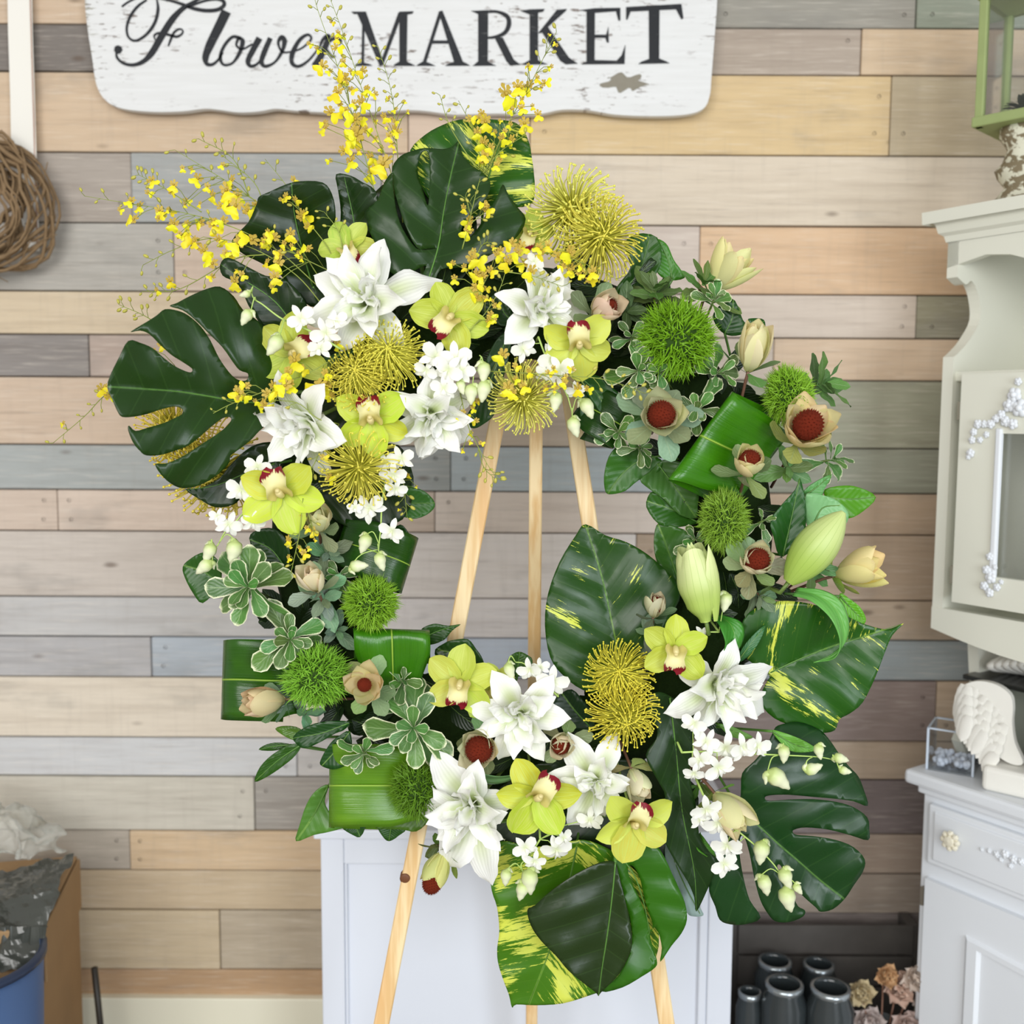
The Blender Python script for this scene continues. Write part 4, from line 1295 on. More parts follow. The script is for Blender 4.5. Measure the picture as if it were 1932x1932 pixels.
oleaf('pothos_leaf', 'large yellow splashed pothos leaf hanging lowest at the bottom of the wreath',
      zI('860 700 900 620 985 600 1080 620 1250 640 1450 600 1600 600 1800 700 1990 900 2090 1200 2080 1440 1932 1600 1800 1652 1600 1722 1400 1782 1200 1796 1060 1790 1028 1812 1005 1720 960 1600 925 1480 920 1380 935 1250 918 1080 880 960 858 780'),
      zI('1500 640 1420 1000 1300 1400 1150 1790'), 1.555, M_POTHOS, GB[:3] + (1.4,), (0, .004), .02, 'pothos leaves in the wreath', petiole=(1100, 1500))
oleaf('monstera_leaf', 'dark glossy heart-shaped leaf hanging at the bottom centre over the yellow splashed leaf',
      zJ('1310 272 1250 275 1150 322 1050 390 985 448 955 466 970 530 1010 590 1070 650 1120 710 1180 760 1232 800 1244 815 1254 800 1330 722 1372 640 1380 580 1368 500 1345 400 1325 320'),
      zJ('1312 274 1300 400 1280 560 1258 700 1244 812'), 1.50, M_MONSTERA, c(34, 54, 18), (0, .0), .03, GRP_M, petiole=(1150, 1480))
oleaf('monstera_leaf', 'bright green split leaf behind the dark heart-shaped leaf at the bottom',
      zJ('1300 262 1330 340 1345 420 1372 500 1378 600 1330 725 1258 796 1340 780 1420 735 1474 698 1480 668 1462 610 1452 560 1468 536 1486 556 1500 620 1494 676 1540 610 1580 560 1602 505 1594 440 1566 370 1540 315 1510 250 1478 205 1430 170 1370 180'),
      zJ('1320 230 1390 330 1430 450 1450 560'), 1.525, M_MONSTERA, c(48, 104, 12), (.0, .0), .02, GRP_M, hole=[zJ('1362 292 1385 290 1412 340 1425 400 1445 470 1462 520 1458 556 1440 500 1410 420 1375 350')], petiole=(1180, 1500))
oleaf('monstera_leaf', 'dark glossy split monstera leaf at the lower right of the wreath',
      zH('850 900 870 700 880 560 960 480 1040 380 1085 285 1120 240 1250 218 1380 262 1450 325 1530 440 1590 515 1650 580 1690 680 1712 775 1620 745 1500 728 1350 715 1200 702 1100 702 1040 710 1030 728 1060 744 1200 734 1350 730 1500 748 1620 785 1708 850 1722 930 1715 1002 1600 970 1450 932 1300 918 1225 932 1215 950 1240 968 1350 976 1500 1002 1620 1050 1692 1130 1680 1210 1620 1300 1560 1390 1480 1460 1400 1476 1370 1450 1290 1380 1225 1310 1170 1230 1130 1165 1112 1180 1150 1260 1210 1360 1250 1440 1296 1468 1280 1510 1190 1545 1100 1540 1050 1490 1000 1400 960 1250 930 1100 895 985 868 985 862 1090 890 1260 930 1400 1002 1515 900 1560 800 1560 730 1530 700 1440 660 1340 670 1220 720 1130 760 1000'),
      zH('860 800 960 880 1100 1010 1240 1130 1400 1270 1555 1390'), 1.54, M_MONSTERA, c(22, 62, 22), (0.0, .0), .03, GRP_M, petiole=(1330, 1420))
oleaf('monstera_leaf', 'very dark leaf hanging between the yellow pincushions and the white orchid sprays',
      zH('250 60 330 20 420 60 500 140 548 260 556 380 532 520 542 640 570 760 586 900 602 990 660 1080 716 1132 690 1230 640 1350 575 1476 562 1380 520 1280 440 1150 370 1020 330 900 280 830 370 720 310 590 240 440 310 330 310 240 240 150'),
      zH('400 60 440 400 480 800 560 1200 575 1470'), 1.515, M_MONSTERA, c(22, 52, 12), (0.005, .003), .03, GRP_M, petiole=(1280, 1400))
oleaf('green_leaf', 'pale silvery leaf underside behind the dark hanging leaf, bottom right',
      zH('380 1010 440 1100 520 1280 600 1450 622 1500 560 1508 510 1480 470 1350 420 1250 370 1120'), zH('385 1020 480 1260 600 1490'), 1.57, M_GREY, c(150, 172, 168), (0, 0), .02, 'green leaves edging the wreath', petiole=(1290, 1480))

GRP_L = 'green leaves edging the wreath'
LV = [('broad dark leaf behind the bottom orchids and the star-shaped lily', z0('930 1510 990 1450 1100 1430 1230 1440 1310 1480 1310 1570 1250 1640 1120 1650 1000 1640 940 1590'), z0('1300 1520 1120 1540 940 1550'), 1.59, GD, (1200, 1420)),
      ('dark leaf in the gap between the half hidden left orchid and the down-facing lily', z0('480 720 540 670 620 660 680 700 680 790 620 850 540 820 490 780'), z0('660 760 580 740 490 745'), 1.58, GD, (640, 780)),
      ('dark leaf behind the upright top monstera leaf, seen through its slits', z0('690 400 720 350 790 330 880 370 900 450 870 530 790 560 720 540 690 470'), z0('800 550 790 450 770 340'), 1.615, GD, (820, 620)),
      ('dark leaf behind the round inner left pincushion', z0('600 900 640 820 740 830 780 900 760 980 680 1000 620 970'), z0('620 920 690 910 775 920'), 1.6, GD, (620, 940)),
      ('dark leaf edge behind the uppermost right pincushion flower', z0('1150 580 1165 540 1190 505 1178 462 1200 441 1240 448 1248 490 1230 530 1205 560 1180 590'), z0('1170 585 1205 520 1225 448'), 1.60, GP, (1160, 640)),
      ('folded dark leaf lying beneath the uppermost right pincushion flower', zC('1290 520 1400 400 1560 190 1610 190 1636 222 1560 300 1450 400 1340 500'), zC('1300 512 1450 350 1620 205'), 1.575, GD, (1160, 600)),
      ('light green wavy leaf at the top right edge by the pincushions', zC('1630 20 1680 15 1740 70 1790 190 1860 290 1890 360 1760 380 1650 320 1620 180'), zC('1780 370 1740 200 1660 20'), 1.61, c(66, 128, 34), (1200, 640)),
      ('large green leaf at the inner right of the opening, near the easel top', z7('150 1680 140 1580 170 1450 240 1372 360 1380 450 1430 530 1480 480 1560 370 1600 280 1672 190 1695'), z7('520 1440 380 1470 260 1560 165 1690'), 1.60, c(52, 104, 28), (1300, 860)),
      ('long green leaf drooping under the glossy folded strap leaf', z7('380 1600 450 1540 530 1470 640 1480 720 1560 770 1640 760 1780 750 1855 640 1830 540 1730 440 1660'), z7('500 1500 620 1660 750 1850'), 1.595, c(66, 108, 44), (1330, 850)),
      ('dark rounded leaf at the inner right edge left of the tall moss ball', z7('420 1780 440 1695 480 1680 560 1720 700 1840 770 1880 690 1905 600 1912 500 1890'), z7('760 1880 600 1800 425 1740'), 1.60, c(44, 92, 20), (1340, 950)),
      ('oval green leaf behind the upright lily bud', zD('285 750 300 650 340 636 430 660 540 720 520 860 450 1010 390 990 330 930 295 850'), zD('440 1000 380 820 310 640'), 1.60, c(58, 104, 34), (1320, 1060)),
      ('bright pointed leaf sticking out at the right edge below the open red-coned bract flower', zD('1378 420 1500 394 1600 408 1705 468 1620 560 1530 604 1460 570 1390 490'), zD('1380 470 1540 480 1700 468'), 1.60, c(84, 150, 24), (1470, 960)),
      ('dark green pointed lily leaf left of the fat closed lily bud', zD('1218 345 1250 480 1256 650 1200 760 1140 830 1085 840 1050 720 1030 620 1100 520 1190 420'), zD('1110 840 1160 620 1216 350'), 1.545, c(34, 88, 26), (1430, 1040)),
      ('pale green curled leaf behind the fat closed lily bud', zD('1262 445 1400 466 1490 518 1530 580 1500 650 1380 680 1272 664 1258 540'), zD('1300 660 1360 540 1470 520'), 1.565, c(136, 190, 130), (1430, 1000)),
      ('small upright pale pointed leaf above the pale curled leaf', zD('1238 442 1290 388 1422 322 1372 420 1355 472 1290 462'), zD('1260 450 1330 400 1420 325'), 1.57, c(96, 160, 86), (1430, 980)),
      ('lime green round leaf peeking out behind the yellow bract flower at right', z0('1585 1120 1600 1128 1622 1145 1634 1168 1626 1180 1606 1172 1586 1150'), z0('1585 1125 1608 1150 1630 1172'), 1.62, c(112, 190, 40), (1480, 1120)),
      ('plain leaf at the left edge behind the cream-edged foliage clump', zE('95 850 150 790 260 740 350 800 380 900 350 1000 240 1112 170 1040 112 930'), zE('360 960 240 880 110 840'), 1.60, c(44, 92, 22), (560, 1060)),
      ('dark leaf at the left behind the pale orchid buds', zE('580 640 640 580 760 570 850 650 880 780 870 900 760 890 640 770'), zE('860 880 740 720 590 650'), 1.585, c(28, 62, 20), (600, 1040)),
      ('pointed small leaf behind the hanging white orchids at left of the opening', zE('1680 540 1740 600 1748 690 1660 690 1620 600'), zE('1630 590 1700 640 1746 690'), 1.61, c(30, 70, 20), (640, 1020)),
      ('glossy round leaf jutting into the opening at upper left', zE('1560 400 1640 305 1750 270 1860 300 1934 384 1900 450 1800 495 1700 482 1610 440'), zE('1570 400 1750 385 1930 384'), 1.60, c(52, 104, 34), (640, 950)),
      ('narrow dark leaf pointing down-left, lowest leaf tip at lower left edge', zF('650 985 560 990 440 1060 350 1150 310 1255 400 1220 520 1140 610 1060'), zF('645 988 480 1100 312 1252'), 1.60, c(44, 88, 16), (640, 1420)),
      ('small narrow leaf just above the lowest left leaf tip', zF('575 985 480 972 400 985 340 1022 440 1030 530 1010'), zF('572 988 460 995 345 1022'), 1.61, c(44, 84, 20), (640, 1420)),
      ('long green leaf hanging beside the bottom left strap loop', zF('850 1280 820 1400 870 1500 960 1582 860 1620 740 1645 612 1690 636 1580 690 1420 760 1320'), zF('840 1300 740 1500 615 1686'), 1.59, c(84, 132, 48), (640, 1450)),
      ('dark pointed leaf under the bottom left strap loop', zF('950 1590 1040 1560 1116 1570 1080 1660 1010 1634'), zF('1040 1565 1060 1610 1080 1658'), 1.60, c(34, 78, 20), (680, 1480)),
      ('dark rounded leaf tip under the dim moss ball at the bottom', zF('1205 1570 1310 1570 1410 1602 1360 1650 1290 1690 1240 1650'), zF('1310 1560 1300 1620 1290 1688'), 1.60, c(40, 84, 22), (760, 1480)),
      ('broad olive leaf beneath the dim moss ball, left of the big white lily', zF('1190 1592 1300 1540 1450 1480 1600 1460 1580 1540 1490 1618 1380 1604'), zF('1580 1480 1400 1550 1200 1592'), 1.585, c(74, 110, 26), (800, 1480)),
      ('glossy dark leaf below the cream bract flower at lower left, upper of a pair', zF('590 930 700 850 850 815 1000 822 960 880 900 902 800 960 700 1006 640 1000'), zF('990 830 800 900 600 935'), 1.545, c(26, 70, 20), (660, 1380)),
      ('glossy dark leaf below the cream bract flower at lower left, lower of a pair', zF('1000 890 930 920 860 980 800 1080 788 1130 840 1158 900 1164 990 1122 1020 1000'), zF('1000 895 900 1030 800 1140'), 1.54, c(26, 72, 20), (660, 1390)),
      ('green leaf behind the glossy pair at the lower left edge', zF('460 870 540 850 640 870 700 960 620 960 540 930'), zF('680 930 580 890 465 868'), 1.60, c(90, 130, 40), (640, 1390)),
      ('dark leaf with curled tip crossing the left easel leg', zF('1520 155 1570 120 1630 105 1720 120 1812 108 1752 152 1690 222 1590 258 1500 250'), zF('1520 220 1640 160 1808 110'), 1.605, c(40, 80, 22), (800, 1260)),
      ('dark leaf behind the lower left green orchid', zG('270 130 330 60 410 30 512 25 570 90 620 170 640 262 560 320 400 300'), zG('600 300 480 150 300 100'), 1.60, c(34, 74, 20), (860, 1330)),
      ('rounded dark leaf above the small white orchids at the bottom inner edge', zG('800 190 830 140 885 115 940 135 985 180 960 260 860 300 800 260'), zG('870 300 880 200 890 118'), 1.60, c(50, 90, 24), (960, 1330)),
      ('dark leaf left of the lower yellow pincushions', zG('1115 500 1180 430 1270 390 1360 480 1430 580 1420 680 1300 690 1180 680 1130 610'), zG('1400 660 1290 540 1200 420'), 1.575, c(24, 54, 26), (1120, 1380)),
      ('dark leaf at the centre top between the two white lilies', zC('200 480 250 520 300 620 330 710 380 780 300 800 200 790 100 740 40 660 90 560'), zC('370 780 250 680 180 500'), 1.57, c(24, 60, 20), (900, 640)),
      ('dark leaf at the inner top edge left of the hanging pincushion', zC('-120 1680 -60 1560 20 1440 60 1200 130 1000 220 880 300 870 310 960 280 1120 230 1300 180 1450 160 1600 60 1690 -30 1730'), zC('270 900 160 1200 40 1480 -90 1690'), 1.575, c(30, 70, 22), (950, 640)),
      ('dark leaf hanging behind the small pincushion, right side', zC('940 1300 1040 1420 1180 1530 1300 1580 1290 1700 1250 1850 1150 1850 1050 1800 980 1720 940 1600'), zC('980 1350 1120 1600 1240 1840'), 1.59, c(34, 80, 24), (1120, 700)),
      ('dark strap leaf running under the upper right green orchid', zC('930 1280 1000 1240 1120 1260 1260 1380 1390 1520 1300 1620 1240 1690 1100 1560'), zC('950 1270 1100 1420 1240 1680'), 1.58, c(36, 86, 24), (1100, 700)),
      ('dark curved leaf above the left pincushion pair', z0('560 671 590 676 622 672 650 655 672 632 684 606 690 640 672 665 640 682 600 692 575 686'), z0('565 673 625 678 688 615'), 1.52, c(34, 84, 22), (640, 720)),
      ('green leaf at the top right outer edge behind the upright cream bract flower', z7('860 520 900 450 990 400 1030 460 1060 540 1105 600 1040 640 960 640 900 600'), z7('940 630 990 520 995 405'), 1.605, c(30, 74, 20), (1380, 680)),
      ('small dark leaf curling out at the upper right edge', z7('1090 545 1140 528 1200 540 1208 600 1190 660 1130 640'), z7('1100 640 1150 590 1200 545'), 1.61, c(34, 80, 20), (1380, 690)),
      ('green lily leaf under the right hand white lily', zH('720 235 800 245 900 290 950 320 880 332 800 310'), zH('725 238 850 290 945 322'), 1.53, c(110, 160, 70), (1330, 1350)),
      ('light green lily leaf lying on the lower right monstera leaf', zH('1075 275 1150 290 1260 330 1350 380 1380 405 1290 420 1200 410 1130 350'), zH('1080 280 1220 365 1376 405'), 1.515, c(108, 170, 62), (1330, 1370)),
      ('folded green lily leaf behind the right hand white lily', zD('820 1500 860 1420 940 1330 998 1290 960 1390 900 1470 840 1520'), zD('830 1505 900 1410 995 1294'), 1.55, c(60, 116, 66), (1360, 1280))]
for lab, out, mid, Y, col, pet in LV:
    oleaf('green_leaf', lab, out, mid, Y, M_LEAF, col, (0, 0), .03, GRP_L, petiole=pet, sp=9)


# ------------------------------------------------------------------ folded strap leaves and curling lily leaves
def band(name, label, path, wv, prof, m, col, group, n=6, nv=10, cup=.06, rib=True):
    cp = cat(path, n)
    N = len(cp)
    v, f, uv = [], [], []
    base = P(*cp[0])
    mid = []
    for i, p in enumerate(cp):
        u = i / (N - 1)
        w = lerp_table(prof, u)
        wx, wy, wz = wv if not isinstance(wv, list) else [x + (y - x) * u for x, y in zip(*wv)]
        for j in range(nv + 1):
            q = -1 + 2 * j / nv
            v.append(P(p.x + wx * w * q, p.y + wy * w * q, p.z + wz * w * q - cup * .05 * (q * q) + .003 * math.sin(4 * q + 5 * u) + .0012 * math.sin(14 * q)) - base)
            uv.append((u, j / nv))
        mid.append(P(p.x, p.y, p.z - .0012) - base)
    for i in range(N - 1):
        for j in range(nv):
            k = i * (nv + 1) + j
            f.append((k, k + 1, k + nv + 2, k + nv + 1))
    o = link(name, MB().add(v, f, uv).mesh(name, m), None, Matrix.Translation(base), col)
    s = o.modifiers.new('thickness', 'SOLIDIFY'); s.thickness = .0011; s.offset = 0
    tag(o, label, 'leaf', group)
    if rib:
        link('midrib', MB().tube(mid, .0011, 5).mesh('midrib', plain('strap_midrib', c(150, 186, 66), .4)), o)
    return o


GRP_S = 'folded strap leaves in the wreath'
FULL = [(0, .8), (.2, 1), (1, 1)]
band('strap_leaf', 'big glossy folded strap leaf on the right side above the tall moss ball', [(1446, 876, 1.570), (1412, 862, 1.545), (1374, 846, 1.525), (1340, 830, 1.512), (1325, 823, 1.514), (1321, 822, 1.524), (1328, 826, 1.535), (1370, 846, 1.56), (1420, 870, 1.60)], [(56, -74, 0.0), (64, -90, 0)], [(0, .8), (.25, .95), (.5, 1), (1, .95)], M_BAND, c(58, 122, 10), GRP_S, cup=.22)
band('strap_leaf', 'glossy strap leaf folded over its top edge, lower left inside of the wreath', [(742, 1300, 1.555), (741, 1255, 1.535), (740, 1215, 1.525), (739, 1194, 1.530), (738, 1187, 1.55), (739, 1196, 1.58), (740, 1250, 1.60)], (72, 2, 0.0), [(0, .7), (.3, 1), (1, 1)], M_BAND, c(58, 120, 12), GRP_S)
band('strap_leaf', 'dark folded strap leaf at the far lower left edge of the wreath', [(560, 1284, 1.56), (510, 1284, 1.545), (455, 1282, 1.54), (428, 1282, 1.55), (420, 1283, 1.575), (440, 1286, 1.60), (540, 1290, 1.615)], [(4, 78, 0), (-6, 72, 0)], FULL, M_BAND, c(46, 92, 14), GRP_S)
band('strap_leaf', 'light green folded strap loop at the bottom left of the wreath', [(800, 1482, 1.56), (740, 1482, 1.54), (670, 1482, 1.53), (632, 1482, 1.537), (622, 1483, 1.56), (645, 1485, 1.59), (760, 1488, 1.61)], [(2, 78, 0), (-2, 78, 0)], FULL, M_BAND, c(96, 142, 26), GRP_S)
band('strap_leaf', 'dark folded strap leaf on the inner left behind the hanging white orchids', [(640, 1020, 1.59), (690, 1035, 1.565), (740, 1052, 1.560), (766, 1063, 1.572), (772, 1068, 1.595), (745, 1062, 1.62), (680, 1048, 1.63)], [(16, -52, 0), (-14, 44, 0)][0], FULL, M_BAND, c(36, 80, 12), GRP_S)
band('strap_leaf', 'dark strap loop at the inner top right below the green orchid', [(1096, 760, 1.60), (1130, 778, 1.575), (1165, 798, 1.57), (1182, 808, 1.585), (1170, 806, 1.61), (1120, 790, 1.63)], (26, -38, 0), FULL, M_BAND, c(30, 70, 14), GRP_S)
CURL = [(0, .5), (.35, 1), (.7, .8), (1, .04)]
GRP_C = 'curling lily leaves'
band('lily_leaf', 'curling striped lily leaf arching over the broad right pothos leaf', [(1500, 1116, 1.53), (1540, 1124, 1.51), (1575, 1148, 1.50), (1592, 1185, 1.50), (1590, 1218, 1.505), (1570, 1238, 1.51), (1535, 1250, 1.52)], (10, -16, .01), CURL, M_LEAF, c(110, 178, 84), GRP_C, rib=False)
band('lily_leaf', 'short curling lily leaf under the upright lily bud', [(1350, 1162, 1.54), (1376, 1176, 1.52), (1386, 1202, 1.515), (1380, 1228, 1.52), (1366, 1256, 1.53)], (20, -6, .01), CURL, M_LEAF, c(66, 140, 46), GRP_C, rib=False)
band('lily_leaf', 'thin pale curved leaf between the red-coned bract flower and the bottom left lily', [(848, 1428, 1.53), (866, 1450, 1.515), (895, 1464, 1.51), (935, 1472, 1.51), (968, 1466, 1.52), (986, 1456, 1.53)], (-1, 9, .008), [(0, .3), (.4, 1), (1, .3)], M_LEAF, c(120, 164, 110), GRP_C, rib=False)
band('lily_leaf', 'narrow twisted leaf standing right of the white orchid cluster at bottom right', [(1318, 1575, 1.55), (1322, 1592, 1.535), (1336, 1606, 1.53), (1352, 1616, 1.535)], (7, -10, .01), CURL, M_LEAF, c(86, 150, 44), GRP_C, rib=False)


# ------------------------------------------------------------------ leafy sprigs
def sprig(name, label, ct, px, py, Y, face, Rp, n, m, col, group, roll=0, el=(10, 60), prof=OBOV, wr=.3, arc=360, a1=-30, crease=.2, stemcol=None):
    R = S(Rp, Y)
    r = random.Random(int(px * 7 + py))
    M = frame(px, py, Y, (face[0] + r.uniform(-.5, .5), face[1] + r.uniform(-.3, .6)), r.uniform(0, 360))
    e = empty(name, M, label, ct, group)
    for k in range(n):
        q = k / max(1, n - 1)
        az = (k * 137.5 if arc == 360 else -arc / 2 + arc * ((k * .618) % 1)) + r.uniform(-32, 32)
        ee = el[0] + (el[1] - el[0]) * q + r.uniform(-8, 8)
        Lk = R * (1.08 - .5 * q) * r.uniform(.72, 1.15)
        me = pm('leaf', m, L=1.0, Wd=wr, prof=prof, a0=8, a1=a1, crease=crease, ruffle=.12, freq=2.2, ph=round(r.uniform(0, 3)), nu=9, nv=6)
        o = link('leaf', me, e, rot(az, ee, r.uniform(-25, 25), Lk, (0, 0, -.006 + .02 * R / .05 * q)), tuple(min(1, x * r.uniform(.8, 1.2)) for x in col[:3]) + (1,))
    link('stem', MB().tube([(0, 0, .004), (0, -.004, -.02), (0, -.012, -max(.03, YR - Y))], .0018, 5).mesh('stem', stemcol or M_STEM), e)
    return e


PG, PGR = c(92, 132, 66), 'cream-edged foliage clumps'
for lab, px, py, Y, face, Rp, n, roll, arc in [
        ('cream-edged clump below the upper right green orchid', 1205, 700, 1.535, (0, .1), 62, 11, 0, 360),
        ('cream-edged clump with a tiny white blossom under the top right moss ball', 1245, 706, 1.53, (.1, .2), 52, 9, 40, 360),
        ('cream-edged leaves left of the top right moss ball', 1190, 640, 1.55, (-.1, .1), 50, 7, 20, 360),
        ('cream-edged clump right of the top right moss ball, below the cream cup', 1345, 705, 1.54, (.2, 0), 66, 9, 0, 360),
        ('star of cream-edged leaves beside the grey-green open bract flower', 1318, 772, 1.535, (0, .2), 58, 8, 0, 360),
        ('cream-edged tuft at the top right behind the moss ball', 1345, 570, 1.57, (.2, .3), 50, 7, 0, 360),
        ('cream-edged sprig drooping into the opening under the grey-green flower', 1165, 815, 1.565, (-.2, -.3), 58, 9, 0, 360),
        ('cream-edged leaves hanging below the grey-green open flower', 1205, 845, 1.57, (0, -.4), 45, 6, 0, 360),
        ('big cream-edged clump on the left side of the wreath', 478, 1110, 1.515, (-.2, 0), 96, 15, 0, 360),
        ('second cream-edged clump at left, under the biggest one', 545, 1205, 1.52, (0, -.1), 78, 13, 0, 360),
        ('cream-edged clump right of the cream bract flower at lower left', 755, 1290, 1.545, (.2, .3), 66, 8, 0, 360),
        ('large-leaved cream-edged clump at the bottom left above the dim moss ball', 783, 1372, 1.51, (0, 0), 92, 11, 0, 360),
        ('small cream-edged star hanging over the bottom left strap loop', 688, 1418, 1.51, (0, -.1), 56, 8, 0, 360),
        ('cream-edged leaf pair between the tall moss ball and the dark lily leaf', 1437, 985, 1.54, (.1, .2), 40, 4, 80, 360),
        ('blurred cream-edged sprig at the right edge below the open red-coned flower', 1560, 870, 1.60, (.9, -.1), 62, 7, 0, 360),
        ('cream-edged leaves behind the upright lily bud', 1310, 1020, 1.58, (0, .4), 40, 5, 0, 360),
        ('cream-edged leaves beside the left hand bud with the green orchid above', 640, 1090, 1.56, (.2, .2), 48, 6, 0, 360)]:
    sprig('foliage_clump', lab, 'foliage', px, py, Y, face, Rp, n + 3, M_PITT, PG, PGR, roll, arc=arc, wr=.235, el=(0, 72), a1=-38)
OG, OGR = c(86, 118, 58), 'olive-green leafy sprigs'
for lab, px, py, Y, face, Rp, n, col in [
        ('olive leafy sprig at the top right above the moss ball', 1235, 560, 1.56, (0, .5), 72, 11, (88, 116, 56)),
        ('olive leafy sprig behind the yellow bract flower at the upper right edge', 1322, 545, 1.585, (.1, .7), 66, 8, (96, 130, 60)),
        ('blurred olive leafy sprig at the far upper right edge', 1535, 728, 1.62, (.8, .4), 84, 11, (98, 136, 70)),
        ('grey-green sprig below the white-pink bud on the left', 610, 1130, 1.545, (.1, .3), 62, 9, (126, 152, 124)),
        ('grey-green sprig above the white-pink bud on the left', 615, 1045, 1.555, (.3, .3), 60, 8, (120, 150, 118)),
        ('olive sprig left of the top right moss ball, beside the pink-cream bud', 1180, 590, 1.57, (-.1, .2), 62, 7, (70, 92, 48)),
        ('grey-green leaves under the small red bud at the inner lower right', 1222, 1195, 1.55, (-.1, -.1), 46, 7, (124, 140, 116)),
        ('olive leaves under the red-centred bract flower on the right', 1430, 1120, 1.555, (.1, -.3), 60, 8, (110, 138, 96)),
        ('olive leaves behind the yellow bract flower on the right edge', 1530, 1075, 1.585, (.4, .1), 64, 8, (98, 140, 80)),
        ('olive leaves between the two red-coned bract flowers on the right', 1485, 885, 1.565, (.2, 0), 58, 8, (100, 140, 74)),
        ('olive leaves left of the lower right cream bract bud', 1318, 1480, 1.55, (-.2, .2), 40, 5, (92, 128, 50)),
        ('olive leaves at the lower left below the blush pointed bud', 575, 1345, 1.56, (0, -.2), 46, 6, (110, 140, 110)),
        ('dark leaves above the bottom left hanging red-coned bud', 828, 1595, 1.57, (-.2, .1), 44, 5, (86, 110, 40)),
        ('olive leaves in the gap above the left strap leaf', 635, 1190, 1.56, (.2, -.1), 44, 6, (110, 136, 100))]:
    sprig('leafy_sprig', lab, 'foliage', px, py, Y, face, Rp, n, M_GREY, c(*col), OGR, 0, el=(5, 50), prof=OV, wr=.24, a1=-10, crease=.1, stemcol=M_BRSTEM)


# ------------------------------------------------------------------ double white lilies
def ax(M, d):
    return M @ Matrix.Translation((0, 0, d))


def backstem(e, Y, m, r=.0022, z0_=0.0):
    d = max(.02, (YR - .01 - Y))
    link('stem', MB().tube([(0, 0, z0_), (0, -.003, z0_ - d * .5), (0, -.01, z0_ - d)], r, 6).mesh('stem', m), e)


def lily(label, px, py, Y, face, Rp, roll=0, open_=1.0, inner=9, specs=None):
    R = S(Rp * 1.06, Y)
    M = ax(frame(px, py, Y, face, roll), -.32 * R)
    e = empty('white_lily', M, label, 'lily', 'double white lilies')
    r = random.Random(int(px + py * 3))
    outer = specs or [(k * 60 + 30, 1.0) for k in range(6)]
    for k, (az, ln) in enumerate(outer):
        b = k % 2
        me = pm('petal', M_LILY, L=1.12, Wd=.30 if b else .26, prof=LANCE, a0=58 - 14 * open_, a1=-42 * open_ + r.choice((-8, 0, 10)), cup=-.22, crease=.22, ruffle=.10, freq=2.2, ph=k, nu=14, nv=8, pw=1.3, twist=r.choice((-.25, .2, .1)))
        link('petal', me, e, rot(az + r.uniform(-8, 8), r.uniform(-6, 6), r.uniform(-14, 14), R * ln, (0, 0, -.01 * R)))
    for k in range(inner):
        az = k * 360 / inner + r.uniform(-16, 16)
        me = pm('inner_petal', M_LILY, L=.98, Wd=.24, prof=LANCE, a0=68, a1=r.choice((20, 38, -5)), cup=.25, crease=.2, ruffle=.16, freq=2.6, ph=k % 4, nu=11, nv=6, twist=r.choice((-.5, .4, 0)))
        link('inner_petal', me, e, rot(az, r.uniform(-4, 8), r.uniform(-25, 25), R * r.uniform(.85, 1.05), (0, 0, .04 * R)))
    for k in range(8):
        az = k * 137.5
        me = pm('centre_petal', M_LILY, L=.66, Wd=.15, prof=OBOV, a0=80, a1=r.choice((40, 60, 90)), cup=.4, ruffle=.25, ph=k % 3, nu=8, nv=5, twist=r.choice((-.6, .5, .2)))
        link('centre_petal', me, e, rot(az, 0, r.uniform(-40, 40), R * r.uniform(.8, 1.1), (.05 * R * math.cos(k), .05 * R * math.sin(k), .06 * R)))
    link('throat', MB().lathe([(.0001, -.28 * R), (.05 * R, -.26 * R), (.11 * R, -.05 * R), (.22 * R, .16 * R), (.2 * R, .17 * R), (.08 * R, .0)], 12).mesh('throat', M_LILY), e)
    backstem(e, Y, M_STEM, .003, -.25 * R)
    return e


lily('large double white lily at the upper left of the arch, petals flung wide', 688, 560, 1.495, (-.05, .28), 118, 0, 1.0, 9, [(80, 1.02), (150, .92), (192, 1.0), (240, .85), (300, 1.0), (22, 1.16)])
lily('double white lily at the top centre facing right, beside the pink-cream bud', 1030, 582, 1.50, (.55, .12), 98, 20, .75, 9)
lily('double white lily on the left facing down-left, above the left green orchid', 566, 806, 1.495, (-.62, -.45), 108, 10, .6, 10)
lily('crumpled double white lily hanging at the inner edge over the opening', 818, 792, 1.50, (.25, -.55), 96, 0, .8, 11)
lily('bright double white lily at the right in front of the broad pothos leaf', 1360, 1300, 1.49, (.25, -.1), 112, 15, .9, 9, [(60, .8), (125, .9), (195, 1.0), (235, .8), (310, 1.08), (10, 1.0)])
lily('double white lily at the bottom middle above the upright green orchid', 980, 1352, 1.485, (-.05, .05), 96, 30, .75, 9)
lily('large drooping double white lily at the bottom left, lowest of the lilies', 884, 1530, 1.475, (-.4, -.18), 112, 0, .85, 11, [(80, .95), (125, 1.15), (185, 1.0), (245, 1.35), (285, 1.35), (20, .8)])
lily('star-shaped double white lily at the bottom centre, tight ruffled middle', 1128, 1480, 1.475, (.05, .05), 94, 0, 1.05, 6, [(60, 1.05), (118, 1.1), (165, 1.0), (235, 1.1), (290, .8), (0, .75)])


